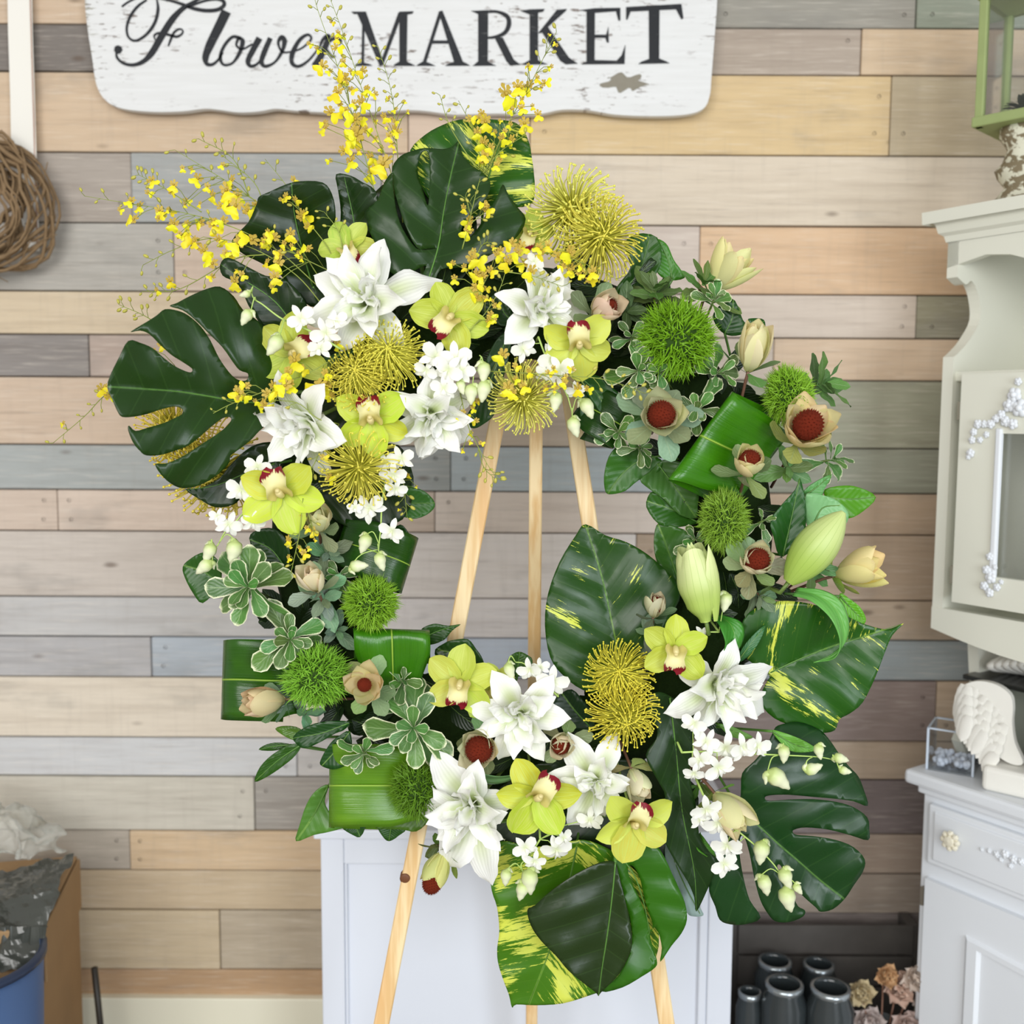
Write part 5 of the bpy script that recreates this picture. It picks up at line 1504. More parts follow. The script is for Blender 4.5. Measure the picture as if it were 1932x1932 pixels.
def lily_bud(label, base, tip, Yb, Yt, wpx, opened, col):
    A, B = P(*base, Yb), P(*tip, Yt)
    z = (B - A)
    L = z.length
    z.normalize()
    x = Vector((1, 0, 0)); x = (x - z * x.dot(z)).normalized()
    y = z.cross(x)
    M = Matrix.Translation(A) @ Matrix((x, y, z)).transposed().to_4x4()
    e = empty('lily_bud', M, label, 'lily bud', 'closed lily buds')
    w = S(wpx, Yb) / 2
    for k in range(3):
        az = k * 120 - 90
        v, f, uv = [], [], []
        N, K = 14, 8
        for i in range(N + 1):
            u = i / N
            rr_ = w * (math.sin(math.pi * min(1, u * .92 + .06)) ** .75) * (1 if not opened else (1 + .0 * u))
            if opened: rr_ = w * lerp_table([(0, .25), (.25, .8), (.5, 1), (.8, .85), (1, .62)], u)
            for j in range(K + 1):
                q = -1 + 2 * j / K
                a_ = rad(az + q * 62)
                g = 1 + .05 * (1 - q * q) + (-.06 * max(0, .15 - abs(q)) / .15)
                top = u * L * (1 - (.10 * q * q * u if opened else 0))
                v.append((rr_ * g * math.cos(a_), rr_ * g * math.sin(a_), top)); uv.append((u, j / K))
        for i in range(N):
            for j in range(K):
                k_ = i * (K + 1) + j
                f.append((k_, k_ + 1, k_ + K + 2, k_ + K + 1))
        link('petal', MB().add(v, f, uv).mesh('petal', M_BUD), e, None, col)
    if opened:
        for k in range(5):
            link('inner_petal', pm('inner_petal', M_BUD, L=1, Wd=.16, prof=LANCE, a0=84, a1=100, cup=.5, nu=8, nv=5), e, rot(k * 72 + 20, 0, 0, L * (1.0 + .05 * (k % 2)), (w * .25 * math.cos(k * 1.256), w * .25 * math.sin(k * 1.256), 0)), c(250, 252, 225))
        link('loose_petal', pm('loose_petal', M_BUD, L=1, Wd=.17, prof=LANCE, a0=70, a1=96, cup=.4, crease=.2, nu=10, nv=6), e, rot(-35, 0, 0, L * 1.02, (w * .5, -w * .3, 0.0)), col)
    link('stem', MB().tube([(0, 0, .004), (0, 0, -.02), (0, max(.02, YR - Yb), -.05)], .0035, 6).mesh('stem', M_STEM), e)


lily_bud('upright white-green lily bud just opening, right of the tall inner pothos leaf', (1332, 1172), (1302, 1030), 1.51, 1.50, 76, True, c(240, 246, 210))
lily_bud('fat closed yellow-green lily bud leaning right on the right side', (1488, 1098), (1592, 966), 1.50, 1.48, 78, False, c(206, 226, 140))


# ------------------------------------------------------------------ green cymbidium orchids
def cymbidium(label, px, py, Y, face, Rp, lip, col=(190, 208, 66), n=5, cupped=0):
    """lip: screen angle in degrees toward which the lip points"""
    R = S(Rp, Y)
    e = empty('green_orchid', ax(frame(px, py, Y, face, lip + 90), -.15 * R), label, 'orchid', 'green cymbidium orchids')
    r = random.Random(int(px * 3 + py))
    spec = [('sepal', 90, 1.1, .40), ('petal', 28, 1.05, .36), ('petal', 152, 1.05, .36), ('sepal', -34, 1.08, .38), ('sepal', 214, 1.08, .38)][:n]
    for k, (nm, az, ln, w) in enumerate(spec):
        me = pm(nm, M_CYM, L=1.0, Wd=w, prof=OV, a0=22 + cupped * 20, a1=r.choice((-10, -25, 5)) + cupped * 30, cup=.18, crease=.15, ruffle=.06, freq=1.4, ph=k, nu=11, nv=7, twist=r.choice((-.2, .2, 0)))
        q = r.uniform(.9, 1.06)
        link(nm, me, e, rot(az + r.uniform(-7, 7), r.uniform(-4, 6), r.uniform(-12, 12), R * ln * q), c(*[min(255, v * r.uniform(.95, 1.06)) for v in col]))
    lipm = pm('lip', M_LIP, L=.74, Wd=.36, prof=[(0, .6), (.25, 1), (.48, .82), (.72, .98), (.9, .82), (1, .4)], a0=52, a1=-48, cup=.62, ruffle=.16, freq=3, nu=14, nv=10, pw=1.4)
    link('lip', lipm, e, rot(-90, 0, 0, R, (0, .06 * R, .02 * R)))
    col_ = MB().tube([(0, .08 * R, .04 * R), (0, .05 * R, .2 * R), (0, -.04 * R, .33 * R), (0, -.10 * R, .36 * R)], [.06 * R, .08 * R, .09 * R, .06 * R], 8)
    col_.ball((0, -.10 * R, .37 * R), .065 * R, 8, 6)
    link('column', col_.mesh('column', M_COLUMN), e)
    backstem(e, Y, M_PALESTEM, .002)
    return e


cymbidium('lime green orchid at the top centre with a dark red lip pointing down-left', 850, 598, 1.49, (.1, .1), 72, 228)
cymbidium('lime green orchid below the top centre white lily, red lip facing up', 1092, 650, 1.485, (.1, -.35), 74, 100, (206, 220, 84))
cymbidium('lime green orchid between the pincushion pair and the lone pincushion, red lip on top', 700, 792, 1.475, (.05, -.2), 76, 95, (206, 222, 60))
cymbidium('lime green orchid on the left below the down-facing white lily, red lip on top', 530, 930, 1.475, (0, -.15), 82, 105, (204, 222, 66))
cymbidium('lime green orchid at left half hidden under small white orchids', 553, 668, 1.505, (-.15, 0), 74, 25, (188, 208, 74))
cymbidium('lime green orchid at the lower left of the bottom cluster, small red lip below', 868, 1290, 1.50, (-.05, .15), 72, 262, (200, 216, 84))
cymbidium('lime green orchid overlapped by the one left of it, behind the bottom middle lily', 928, 1306, 1.52, (.25, .1), 60, 285, (206, 220, 100))
cymbidium('lime green orchid above the right hand white lily, red lip pointing down', 1274, 1226, 1.478, (0, .1), 70, 262, (196, 212, 66))
cymbidium('lime green orchid at the bottom centre with its red lip turned up-right', 1014, 1502, 1.452, (.1, -.05), 84, 62, (202, 216, 60))
cymbidium('lime green orchid at the bottom right of the star-shaped lily, red lip up', 1196, 1552, 1.448, (.1, -.3), 80, 78, (206, 218, 88))
cymbidium('green orchid peeking out behind the large upper left lily', 654, 468, 1.545, (-.1, .2), 58, 300, (184, 204, 84))
cymbidium('green orchid mostly hidden right of the upright top monstera leaf', 1000, 440, 1.58, (.1, .1), 50, 250, (190, 208, 84))


# ------------------------------------------------------------------ yellow pincushion proteas
def pin_mesh(seed, R=1.0, N=165, spread=112, curl=.35):
    r = random.Random(seed)
    mb = MB()
    for k in range(N):
        t_ = (k + .5) / N
        th0 = rad(spread) * math.sqrt(t_)
        ph = k * 2.39996 + r.uniform(-.06, .06)
        rmax = R * (.52 + .48 * min(1, th0 / rad(75))) * r.uniform(.93, 1.05)
        pts, rs = [], []
        bow = curl * (1.15 - t_)
        for i in range(7):
            u = i / 6
            th = th0 * (.62 + .38 * u) + bow * math.sin(u * 3.14) * .9 - bow * .9 * max(0, u - .55)
            rr_ = R * .2 + (rmax - R * .2) * (u if t_ > .35 else math.sin(u * 1.85) / math.sin(1.57))
            pp_ = ph + .12 * math.sin(u * 3)
            pts.append((rr_ * math.sin(th) * math.cos(pp_), rr_ * math.sin(th) * math.sin(pp_), rr_ * math.cos(th)))
            rs.append(R * (.021 - .006 * u))
        mb.tube(pts, rs, 3, False)
        mb.uv[-21:] = [(i / 6 * .9, 0) for i in range(7) for _ in range(3)]
        mb.ball(pts[-1], R * .031, 5, 3)
        mb.uv[-20:] = [(1, 0)] * 20
    return mb.mesh('styles', M_PIN)


PIN = [pin_mesh(1), pin_mesh(2, curl=.6, spread=105), pin_mesh(3, curl=.2, spread=125)]
PCORE = MB().ball((0, 0, 0), .24, 12, 8).mesh('core', M_PINCORE)


def pincushion(label, px, py, Y, face, Rp, v, col=(228, 190, 44)):
    R = S(Rp, Y)
    e = empty('pincushion_flower', ax(frame(px, py, Y, face, px % 360), -.2 * R), label, 'protea', 'yellow pincushion proteas')
    o = link('styles', PIN[v], e, Matrix.Scale(R, 4), c(255, min(255, col[1] + 40), col[2] + 48)); o['kind'] = 'stuff'
    link('core', PCORE, e, Matrix.Scale(R, 4))
    link('stem', MB().tube([(0, 0, -.1 * R), (0, 0, -.5 * R), (0, -.01, -max(.05, YR - Y))], .0035, 6).mesh('stem', M_STEM), e)


pincushion('yellow pincushion protea at the top right, upper of the pair', 1078, 398, 1.55, (-.2, .05), 90, 2, (238, 214, 84))
pincushion('yellow pincushion protea at the top right, lower of the pair', 1134, 446, 1.53, (.15, -.1), 84, 0, (240, 206, 62))
pincushion('golden pincushion protea left of the opening top, upper right of the pair', 735, 668, 1.485, (.0, .35), 72, 1, (232, 210, 60))
pincushion('golden pincushion protea left of the opening top, lower left of the pair', 678, 708, 1.48, (-.2, .35), 70, 1, (230, 206, 58))
pincushion('pale yellow pincushion protea hanging at the inner top over the easel', 988, 752, 1.495, (.05, -.2), 72, 2, (228, 212, 84))
pincushion('round yellow pincushion protea at inner left with spread spokes', 678, 882, 1.485, (.1, -.1), 80, 2, (236, 206, 62))
pincushion('golden pincushion protea at the lower right, upper of the pair', 1168, 1272, 1.50, (-.1, .5), 70, 1, (234, 206, 44))
pincushion('golden pincushion protea at the lower right, lower of the pair', 1178, 1352, 1.485, (.1, -.3), 74, 0, (232, 204, 44))
pincushion('yellow pincushion protea glimpsed through the slits of the huge left monstera leaf', 330, 815, 1.60, (-.3, -.2), 84, 0, (240, 196, 52))
pincushion('yellow pincushion protea fringing out beneath the huge left monstera leaf', 395, 890, 1.605, (-.2, -.5), 104, 0, (238, 200, 60))


# ------------------------------------------------------------------ green moss-ball dianthus
def ball_mesh(seed, N=1500):
    r = random.Random(seed)
    mb = MB()
    for k in range(N):
        z = 1 - 1.75 * (k + .5) / N
        ph = k * 2.39996
        d = Vector((math.sqrt(1 - z * z) * math.cos(ph), math.sqrt(1 - z * z) * math.sin(ph), z))
        lump = 1 + .10 * noise.noise(d * 2.2 + Vector((seed, 0, 0)))
        j = Vector((r.uniform(-1, 1), r.uniform(-1, 1), r.uniform(-1, 1))) * .30
        j2 = Vector((r.uniform(-1, 1), r.uniform(-1, 1), r.uniform(-1, 1))) * .26
        p0, p1, p2 = d * .55, (d + j * .5).normalized() * .8 * lump, ((d + j).normalized() * lump + j2 * .55) * r.uniform(.94, 1.06)
        x = d.orthogonal().normalized()
        x = (Matrix.Rotation(r.uniform(0, 6), 3, d) @ x)
        w = r.uniform(.016, .03)
        y = d.cross(x)
        v = [p0 + x * w, p0 - x * w, p0 + y * w, p1 + x * w, p1 - x * w, p1 + y * w, p2]
        mb.add(v, [(0, 1, 4, 3), (1, 2, 5, 4), (2, 0, 3, 5), (3, 4, 6), (4, 5, 6), (5, 3, 6)], [(0, 0)] * 3 + [(.7, 0)] * 3 + [(1, 0)])
    return mb.mesh('bristles', M_BRISTLE, False)


BALL = [ball_mesh(1), ball_mesh(5)]
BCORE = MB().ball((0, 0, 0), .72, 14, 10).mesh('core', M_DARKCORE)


def mossball(label, px, py, Y, face, Rp, sc, v, col):
    R = S(Rp, Y)
    e = empty('moss_ball_flower', frame(px, py, Y, face, px % 90) , label, 'flower', 'round green dianthus balls')
    sm = Matrix.Rotation(rad(-(px % 90)), 4, 'Z') @ Matrix.Diagonal((sc[0] * R, sc[1] * R, R * .85, 1))
    o = link('bristles', BALL[v], e, sm, c(*col)); o['kind'] = 'stuff'
    link('core', BCORE, e, sm)
    backstem(e, Y, M_STEM, .0025)


mossball('fuzzy bright green ball flower at the top right, largest of its kind', 1278, 640, 1.525, (0, .1), 76, (1.0, 1.0), 0, (138, 192, 36))
mossball('fuzzy yellow-green ball flower at the upper right outer edge', 1488, 748, 1.545, (.5, .2), 54, (.95, 1.15), 1, (160, 212, 60))
mossball('tall fuzzy green ball flower on the right under the big folded strap leaf', 1366, 982, 1.525, (0, 0), 52, (.95, 1.22), 1, (152, 192, 64))
mossball('fuzzy green ball flower at the inner left above the strap leaf', 700, 1138, 1.53, (.1, .1), 55, (1.0, 1.0), 1, (156, 206, 56))
mossball('fuzzy green ball flower at the lower left beside the blush pointed bud', 597, 1276, 1.51, (-.1, .1), 66, (1.02, .95), 0, (150, 210, 66))
mossball('fuzzy darker green ball flower at the bottom left, next to the drooping lily', 788, 1488, 1.525, (0, 0), 58, (.98, 1.1), 1, (112, 156, 40))


# ------------------------------------------------------------------ leucadendron bract flowers
def cone_mesh():
    mb = MB().ball((0, 0, 0), 1, 12, 8)
    for k in range(150):
        z = 1 - 1.3 * (k + .5) / 150
        a = k * 2.39996
        d = Vector((math.sqrt(1 - z * z) * math.cos(a), math.sqrt(1 - z * z) * math.sin(a), z))
        x = d.orthogonal().normalized() * .06
        y = d.cross(x)
        mb.add([d * .97 + x, d * .97 - x * .5 + y * .9, d * .97 - x * .5 - y * .9, d * 1.14], [(0, 1, 3), (1, 2, 3), (2, 0, 3)])
    return mb.mesh('cone', M_CONE, False)


CONE = cone_mesh()


CUPP = [(0, .32), (.3, .84), (.58, 1), (.82, .8), (.95, .42), (1, .1)]


def leuca(label, px, py, Y, face, Rp, open_, col, cone=.45, nl=5, lcol=(132, 150, 118), roll=0, ln=1.9, lw=.62, ll=1.5, nb=5, shift=.75, cz=1.05):
    """open_ 0 is a closed cup, 1 is wide open"""
    R = S(Rp * 1.12, Y)
    e = empty('bract_flower', ax(frame(px, py, Y, face, roll), -shift * R), label, 'flower', 'cream and green bract flowers')
    r = random.Random(int(px + 5 * py))
    for ring, (cnt, sc, off) in enumerate(((nb, 1.0, 0), (nb, .92, 36))):
        for k in range(cnt):
            a0 = 22 + open_ * 4 - ring * -16
            a1 = 104 - open_ * (46 + 26 * ring) + ring * 10
            me = pm('bract', M_BRACT, L=1, Wd=round(lw / ln, 2), prof=CUPP, a0=a0, a1=a1, cup=.45, nu=9, nv=6, pw=.6)
            cl = [(v + (255 - v) * .28) * r.uniform(.96, 1.02) for v in col]
            link('bract', me, e, rot(k * 360 / cnt + off + r.uniform(-9, 9), r.uniform(-5, 5), r.uniform(-8, 8), R * ln * sc * r.uniform(.93, 1.05), (0, 0, .02 * R * ring)), c(*[min(255, v) for v in cl]))
    if cone:
        link('cone', CONE, e, Matrix.Translation((0, 0, R * cz)) @ Matrix.Diagonal((R * cone, R * cone, R * cone * 1.25, 1)))
    for k in range(nl):
        me = pm('outer_leaf', M_GREY, L=1, Wd=.26, prof=OBOV, a0=12, a1=r.choice((20, 45, 5)), cup=.15, nu=8, nv=5)
        link('outer_leaf', me, e, rot(k * 360 / max(1, nl) + r.uniform(-20, 20), r.uniform(-12, 22), r.uniform(-20, 20), R * ll * r.uniform(.85, 1.1), (0, 0, -.1 * R)), c(*[v * r.uniform(.9, 1.1) for v in lcol]))
    link('stem', MB().tube([(0, 0, .1 * R), (0, 0, -.5 * R), (0, -.006, -max(.03, YR - Y) * .9)], .0024, 6).mesh('stem', M_BRSTEM), e)


CR, YE, GG, PK = (238, 226, 168), (236, 226, 130), (150, 164, 128), (232, 208, 166)
leuca('pink-cream bract bud right of the top centre white lily', 1138, 584, 1.50, (.55, .25), 38, .15, PK, .4, 5, (112, 128, 86))
leuca('soft yellow pointed bract flower blurred at the upper right edge', 1362, 520, 1.60, (.5, .75, .35), 42, .5, (236, 228, 142), .3, 4, (110, 140, 60), ln=2.3, lw=.5)
leuca('upright cream cup-shaped bract flower right of the top right moss ball', 1420, 668, 1.52, (.08, .85, .55), 44, .05, (238, 228, 160), .3, 4, (110, 140, 80), ln=2.15)
leuca('grey-green open bract flower with an orange-brown cone, inner upper right', 1246, 785, 1.51, (-.05, .15), 44, .55, (224, 224, 160), .52, 9, (142, 158, 128), ll=1.75, nb=4)
leuca('open cream-pink bract flower with a dark red cone at the right edge', 1518, 812, 1.505, (.1, .55, .8), 50, .75, (238, 214, 138), .48, 6, (170, 176, 110), ln=1.85)
leuca('cream cup bract flower with red centre over the big folded strap leaf', 1412, 878, 1.49, (-.05, .5, .8), 38, .25, (238, 226, 152), .5, 6, (128, 146, 98))
leuca('red-centred bract flower between the lily bud pair on the right', 1425, 1062, 1.495, (0, .4, .85), 38, .35, (238, 230, 178), .55, 8, (140, 156, 112), ll=1.7)
leuca('yellow bract flower pointing out at the far right edge', 1608, 1078, 1.56, (.85, .35, .5), 42, .4, (244, 226, 130), .3, 4, (150, 186, 70), ln=2.2)
leuca('small grey-green bud with a red slit in front of the tall inner pothos leaf', 1236, 1148, 1.52, (.05, .8, .5), 27, .1, (206, 196, 148), .5, 6, (112, 128, 100), ln=2.1)
leuca('cream bract bud with a red edge pointing down-right over the lower right monstera', 1370, 1522, 1.49, (.5, -.5, .7), 42, .1, (244, 232, 160), .42, 3, (120, 156, 60), ln=2.3)
leuca('cream bract bud below the left green orchid, half hidden', 602, 985, 1.52, (.1, .6, .7), 32, .1, (232, 224, 158), .3, 5, (136, 158, 116), ln=2.2)
leuca('white-pink bract bud cupped in grey-green leaves on the left side', 592, 1098, 1.50, (-.1, .65, .7), 34, .1, (246, 232, 186), .3, 7, (146, 170, 136), ln=2.1)
leuca('open cream bract flower at the lower left inside of the wreath', 690, 1294, 1.50, (-.05, .35, .9), 40, .55, (240, 226, 156), .3, 6, (150, 170, 120), ln=1.95, lw=.55)
leuca('blush pointed bract bud facing left on the dark strap leaf', 507, 1322, 1.51, (-.8, .1, .6), 40, .15, (232, 196, 140), .36, 5, (118, 146, 116), ln=2.1)
leuca('cream bract flower with a red-brown cone left of the bottom middle lily', 906, 1412, 1.495, (-.15, .15), 38, .55, (236, 228, 172), .6, 4, (130, 148, 100))
leuca('round cream bract flower between the two bottom lilies', 1060, 1404, 1.49, (-.2, .1), 34, .15, (242, 234, 186), .45, 5, (136, 150, 100), ln=1.9)
leuca('cream bract bud right of the star-shaped lily above the bottom right orchid', 1200, 1472, 1.50, (.2, -.45, .8), 34, .1, (240, 230, 182), .4, 4, (150, 160, 100), ln=2.1)
leuca('yellow-green bud with a red-brown cone hanging lowest at the bottom left', 826, 1640, 1.51, (-.35, -.8, .4), 34, .15, (206, 208, 92), .5, 5, (140, 150, 70), ln=2.0, shift=1.0, cz=1.65)


# ------------------------------------------------------------------ sprays: shared pieces
def nearest(paths, q):
    best = None
    for pi, pth in enumerate(paths):
        for i in range(len(pth) - 1):
            a, b = pth[i], pth[i + 1]
            d = b - a
            t_ = max(0, min(1, (q - a).dot(d) / max(1e-12, d.length_squared)))
            p = a + d * t_
            ds = (p - q).length
            if best is None or ds < best[0]:
                best = (ds, p, pi, i + t_)
    return best


LIPM = pm('blossom', M_OLIP, L=.78, Wd=.52, prof=[(0, .16), (.2, .3), (.45, .75), (.7, 1), (.9, .86), (1, .55)], a0=28, a1=-28, cup=-.12, ruffle=.12, freq=2, nu=9, nv=8, notch=.22)
mbs = MB()
for az, ln in ((90, .5), (38, .46), (142, .46), (-8, .36), (188, .36)):
    mbs.add(*petal(L=ln, Wd=.12, prof=OBOV, a0=25, a1=-20, ruffle=.3, freq=3, nu=5, nv=3), M=rot(az, 10))
mbs.ball((0, -.02, .08), .10, 6, 4)
SEPM = mbs.mesh('sepals', M_OSEP)
OB = MB().ball((0, 0, 0), 1, 6, 5, (1, 1, 1.6)).mesh('bud', M_OBUD)


def oncidium(label, stems, blossoms, nb=14, seed=0, twigs=6, tone=(255, 243, 50), rs=.0011):
    """stems: lists of (px, py, Y); blossoms: (px, py, width px)"""
    r = random.Random(seed)
    paths = [cat([P(*q) for q in s], 6) for s in stems]
    base = paths[0][0]
    e = empty('yellow_orchid_spray', Matrix.Translation(base), label, 'orchid spray', 'yellow dancing-lady orchid sprays')
    mb = MB()
    for pth in paths:
        n = len(pth)
        mb.tube([p - base for p in pth], [rs * (1 - .6 * i / n) for i in range(n)], 4)
    extra = [(q_[0] + r.uniform(-26, 26), q_[1] + r.uniform(-22, 22), q_[2] * r.uniform(.5, .8)) for q_ in blossoms if r.random() < .55]
    for (bx_, by_, w) in list(blossoms) + extra:
        # depth: that of the stem where it passes closest
        guess = nearest(paths, P(bx_, by_, stems[0][0][2]))
        Yb = (guess[1]).y + r.uniform(-.014, .006)
        q = P(bx_, by_, Yb)
        ds, p, pi, ti = nearest(paths, q)
        back = paths[pi][max(0, int(ti) - 2)]
        st_ = back if ds > .012 else p
        mid = (st_ + q) / 2 + Vector((0, 0, .006))
        s_ = S(w * 1.3, Yb)
        down = q + Vector((0, 0, .25 * s_))
        mb.tube([st_ - base, mid - base, down - base], rs * .55, 3)
        f_ = (r.uniform(-.8, .8), r.uniform(-.5, .6))
        s_ *= r.uniform(.85, 1.15)
        M = frame(bx_, by_, Yb, f_, r.gauss(0, 45), s_)
        M.translation = down
        ce = tuple(min(1, v * r.uniform(.9, 1.06)) for v in c(*tone)[:3]) + (1,)
        bo = link('blossom', LIPM, e, Matrix.Translation(-base) @ M @ Matrix.Rotation(rad(-90), 4, 'Z'), ce)
        link('sepals', SEPM, bo, Matrix.Rotation(rad(90), 4, 'Z'))
    # buds toward the tips on short side twigs
    per = max(1, nb // len(paths))
    for pth in paths:
        n = len(pth)
        for k in range(per):
            i = int(n * (.45 + .55 * (k + .5) / per)) if per > 1 else n - 1
            p = pth[min(n - 1, i)]
            tdir = (pth[min(n - 1, i + 1)] - pth[max(0, i - 1)]).normalized()
            sd = Vector((-tdir.z, r.uniform(-.4, .3), tdir.x)) * (1 if k % 2 else -1)
            ln = r.uniform(.008, .022) * (1.1 - .5 * k / per)
            q = p + (sd * .8 + tdir * .7).normalized() * ln
            mb.tube([p - base, (p + q) / 2 - base + tdir * .002, q - base], rs * .5, 3)
            z = (q - p).normalized()
            M = Matrix.Translation(q - base) @ z.to_track_quat('Z', 'Y').to_matrix().to_4x4() @ Matrix.Scale(r.uniform(.0017, .0030), 4)
            link('bud', OB, e, M)
    link('stem', mb.mesh('stem', M_OSTEM), e)
    return e


def zs(f, txt):
    a = [float(v) for v in txt.split()]
    out = []
    for i in range(0, len(a), 3):
        (x, y), = f('%f %f' % (a[i], a[i + 1]))
        (x2, _), (x3, _) = f('0 0 %f 0' % a[i + 2])
        out.append((x, y, abs(x3 - x2)))
    return out


YF = 1.57
oncidium('yellow orchid spray reaching up-left toward the plank wall, highest on the left side',
         [[(600, 520, 1.57), (540, 430, 1.58), (470, 370, 1.59), (400, 325, 1.60), (330, 283, 1.61)], [(470, 370, 1.59), (440, 300, 1.60), (375, 262, 1.61)], [(500, 400, 1.585), (480, 345, 1.59), (415, 290, 1.6)]],
         zs(z1, '1030 950 60 970 1055 30 1110 1030 45 1180 1010 64 1210 950 42 1160 870 32 1150 1085 38 1240 1035 55 1230 1095 74 1290 1112 54 1330 1080 42 950 885 30'), 26, 1)
oncidium('long yellow orchid spray pointing left, tip farthest out over the planks',
         [[(600, 540, 1.56), (520, 470, 1.565), (430, 425, 1.57), (340, 400, 1.575), (250, 385, 1.58), (160, 370, 1.59)], [(380, 400, 1.57), (310, 355, 1.58), (262, 330, 1.59)]],
         zs(z1, '790 955 44 770 1012 28 685 1060 40 730 1088 46 830 1112 50 885 1112 38 700 1165 62 905 1180 54 980 1202 66 940 1247 44 1050 1178 60 1110 1192 66 1165 1162 44 1140 1260 44 830 1150 40 905 975 40 890 1010 36'), 22, 2)
oncidium('yellow orchid spray low on the left, lying across the dark leaves',
         [[(620, 590, 1.55), (560, 520, 1.555), (480, 470, 1.56), (400, 450, 1.57), (330, 470, 1.58), (270, 500, 1.59)], [(500, 480, 1.56), (440, 490, 1.57), (340, 545, 1.58), (270, 550, 1.59)]],
         zs(z1, '1010 1285 60 1060 1322 56 1245 1287 64 1310 1272 64 1370 1292 44 1110 1392 54 1200 1392 54 1225 1482 58 1105 1452 34 885 1477 44 1180 1340 40 1260 1440 34'), 24, 3)
oncidium('yellow orchid spray in front of the upper left monstera leaf',
         [[(660, 560, 1.545), (620, 470, 1.55), (575, 410, 1.555), (540, 350, 1.56), (500, 300, 1.57)], [(640, 520, 1.545), (560, 480, 1.55), (510, 440, 1.555)], [(650, 500, 1.545), (640, 440, 1.55), (612, 400, 1.55)]],
         zs(z1, '1450 1387 60 1430 1457 54 1515 1232 50 1575 1150 76 1480 1282 40 1605 1312 46 1530 945 34 1490 1032 38 1540 1052 40 1600 1190 40 1555 1330 34 1520 1290 30 1430 1250 44 1400 1220 34 1460 1330 36'), 18, 4)
oncidium('tallest yellow orchid spray rising in front of the lettered sign',
         [[(720, 480, 1.57), (715, 400, 1.575), (690, 300, 1.58), (660, 200, 1.585), (632, 110, 1.59), (600, 20, 1.60), (588, -30, 1.6)]],
         zs(z1, '1680 357 46 1800 427 62 1760 502 66 1720 612 76 1885 547 52 1750 267 50 1850 642 68 1860 732 88 1695 682 48 1830 862 76 1650 262 28 1770 560 40 1800 590 44 1790 800 50 1720 380 26 1830 480 36'), 14, 5)
oncidium('second tall yellow orchid spray rising beside the tallest one, stem dark',
         [[(740, 470, 1.575), (742, 350, 1.58), (715, 260, 1.585), (680, 160, 1.59), (650, 70, 1.595), (620, -10, 1.6)]],
         zs(z1, '1890 382 44 1910 482 44 1760 182 32 1755 210 34') + zs(z2, '205 660 60 195 732 70 130 420 46 255 477 38 340 882 86 270 830 46 330 780 30 300 730 26 355 860 60 130 330 30 170 380 28'), 16, 6)
oncidium('thin sparse orchid spray right of the tall pair, mostly buds',
         [[(760, 420, 1.58), (752, 320, 1.585), (745, 220, 1.59), (735, 160, 1.595), (714, 90, 1.60)]],
         zs(z2, '345 620 40 400 682 40 370 720 34 405 580 30 370 520 26 420 700 34 385 760 26 400 640 24'), 14, 7)
oncidium('yellow orchid spray leaning right in front of the sign',
         [[(890, 400, 1.57), (920, 320, 1.575), (955, 240, 1.58), (995, 170, 1.585), (1025, 110, 1.59), (1050, 60, 1.60)]],
         zs(z2, '975 515 80 1100 467 52 1180 447 40 1098 352 28 1215 357 28 1240 242 22 1060 575 44 1075 660 52 1050 480 40 1140 415 30 1010 580 34'), 10, 8)
oncidium('yellow orchid spray lying over the top variegated pothos leaf',
         [[(880, 430, 1.565), (895, 360, 1.57), (905, 300, 1.57), (890, 240, 1.58), (865, 190, 1.59)], [(895, 350, 1.57), (940, 290, 1.57), (990, 255, 1.575)], [(900, 320, 1.57), (850, 240, 1.58), (830, 180, 1.59)]],
         zs(z2, '870 650 56 860 760 56 960 735 46 830 702 44 870 822 52 950 842 44 1010 740 40 900 780 40 790 630 36 840 625 36 850 850 36 920 700 34 1000 660 34 930 870 34'), 18, 9)
oncidium('short yellow-green orchid spray in front of the upright top monstera leaf',
         [[(872, 470, 1.52), (884, 425, 1.515), (893, 385, 1.515), (906, 336, 1.52)], [(884, 425, 1.515), (915, 400, 1.515)], [(888, 405, 1.515), (878, 370, 1.52)]],
         zs(z2, '785 1162 44 780 1217 50 760 1092 32 880 1102 46 870 1080 34'), 15, 10)
oncidium('dense yellow orchid spray above the top centre white lily',
         [[(900, 640, 1.515), (905, 560, 1.505), (930, 510, 1.50), (985, 480, 1.50), (1050, 480, 1.50), (1120, 505, 1.505), (1170, 530, 1.51)], [(905, 560, 1.505), (890, 520, 1.50), (905, 470, 1.505), (920, 455, 1.51)], [(930, 510, 1.5), (1000, 520, 1.49), (1060, 540, 1.49)]],
         zs(z2, '820 1392 80 800 1362 60 930 1342 52 985 1382 66 1040 1332 66 1110 1432 66 1250 1362 72 1310 1332 60 1430 1432 58 1415 1472 46 820 1512 50 830 1562 46 1060 1302 56 710 1462 34 1080 1390 46 1150 1300 40 950 1320 46 1200 1290 40 1160 1330 40 860 1450 40 900 1420 40 1280 1400 40 1370 1400 36 760 1400 36'), 24, 11)
oncidium('thin orchid spray crossing the dark gap between the top green orchid and lily',
         [[(868, 655, 1.505), (890, 620, 1.495), (920, 585, 1.495), (945, 540, 1.495), (958, 495, 1.50)]],
         zs(z2, '900 1652 42 925 1600 30 890 1680 36 870 1560 26'), 9, 12)
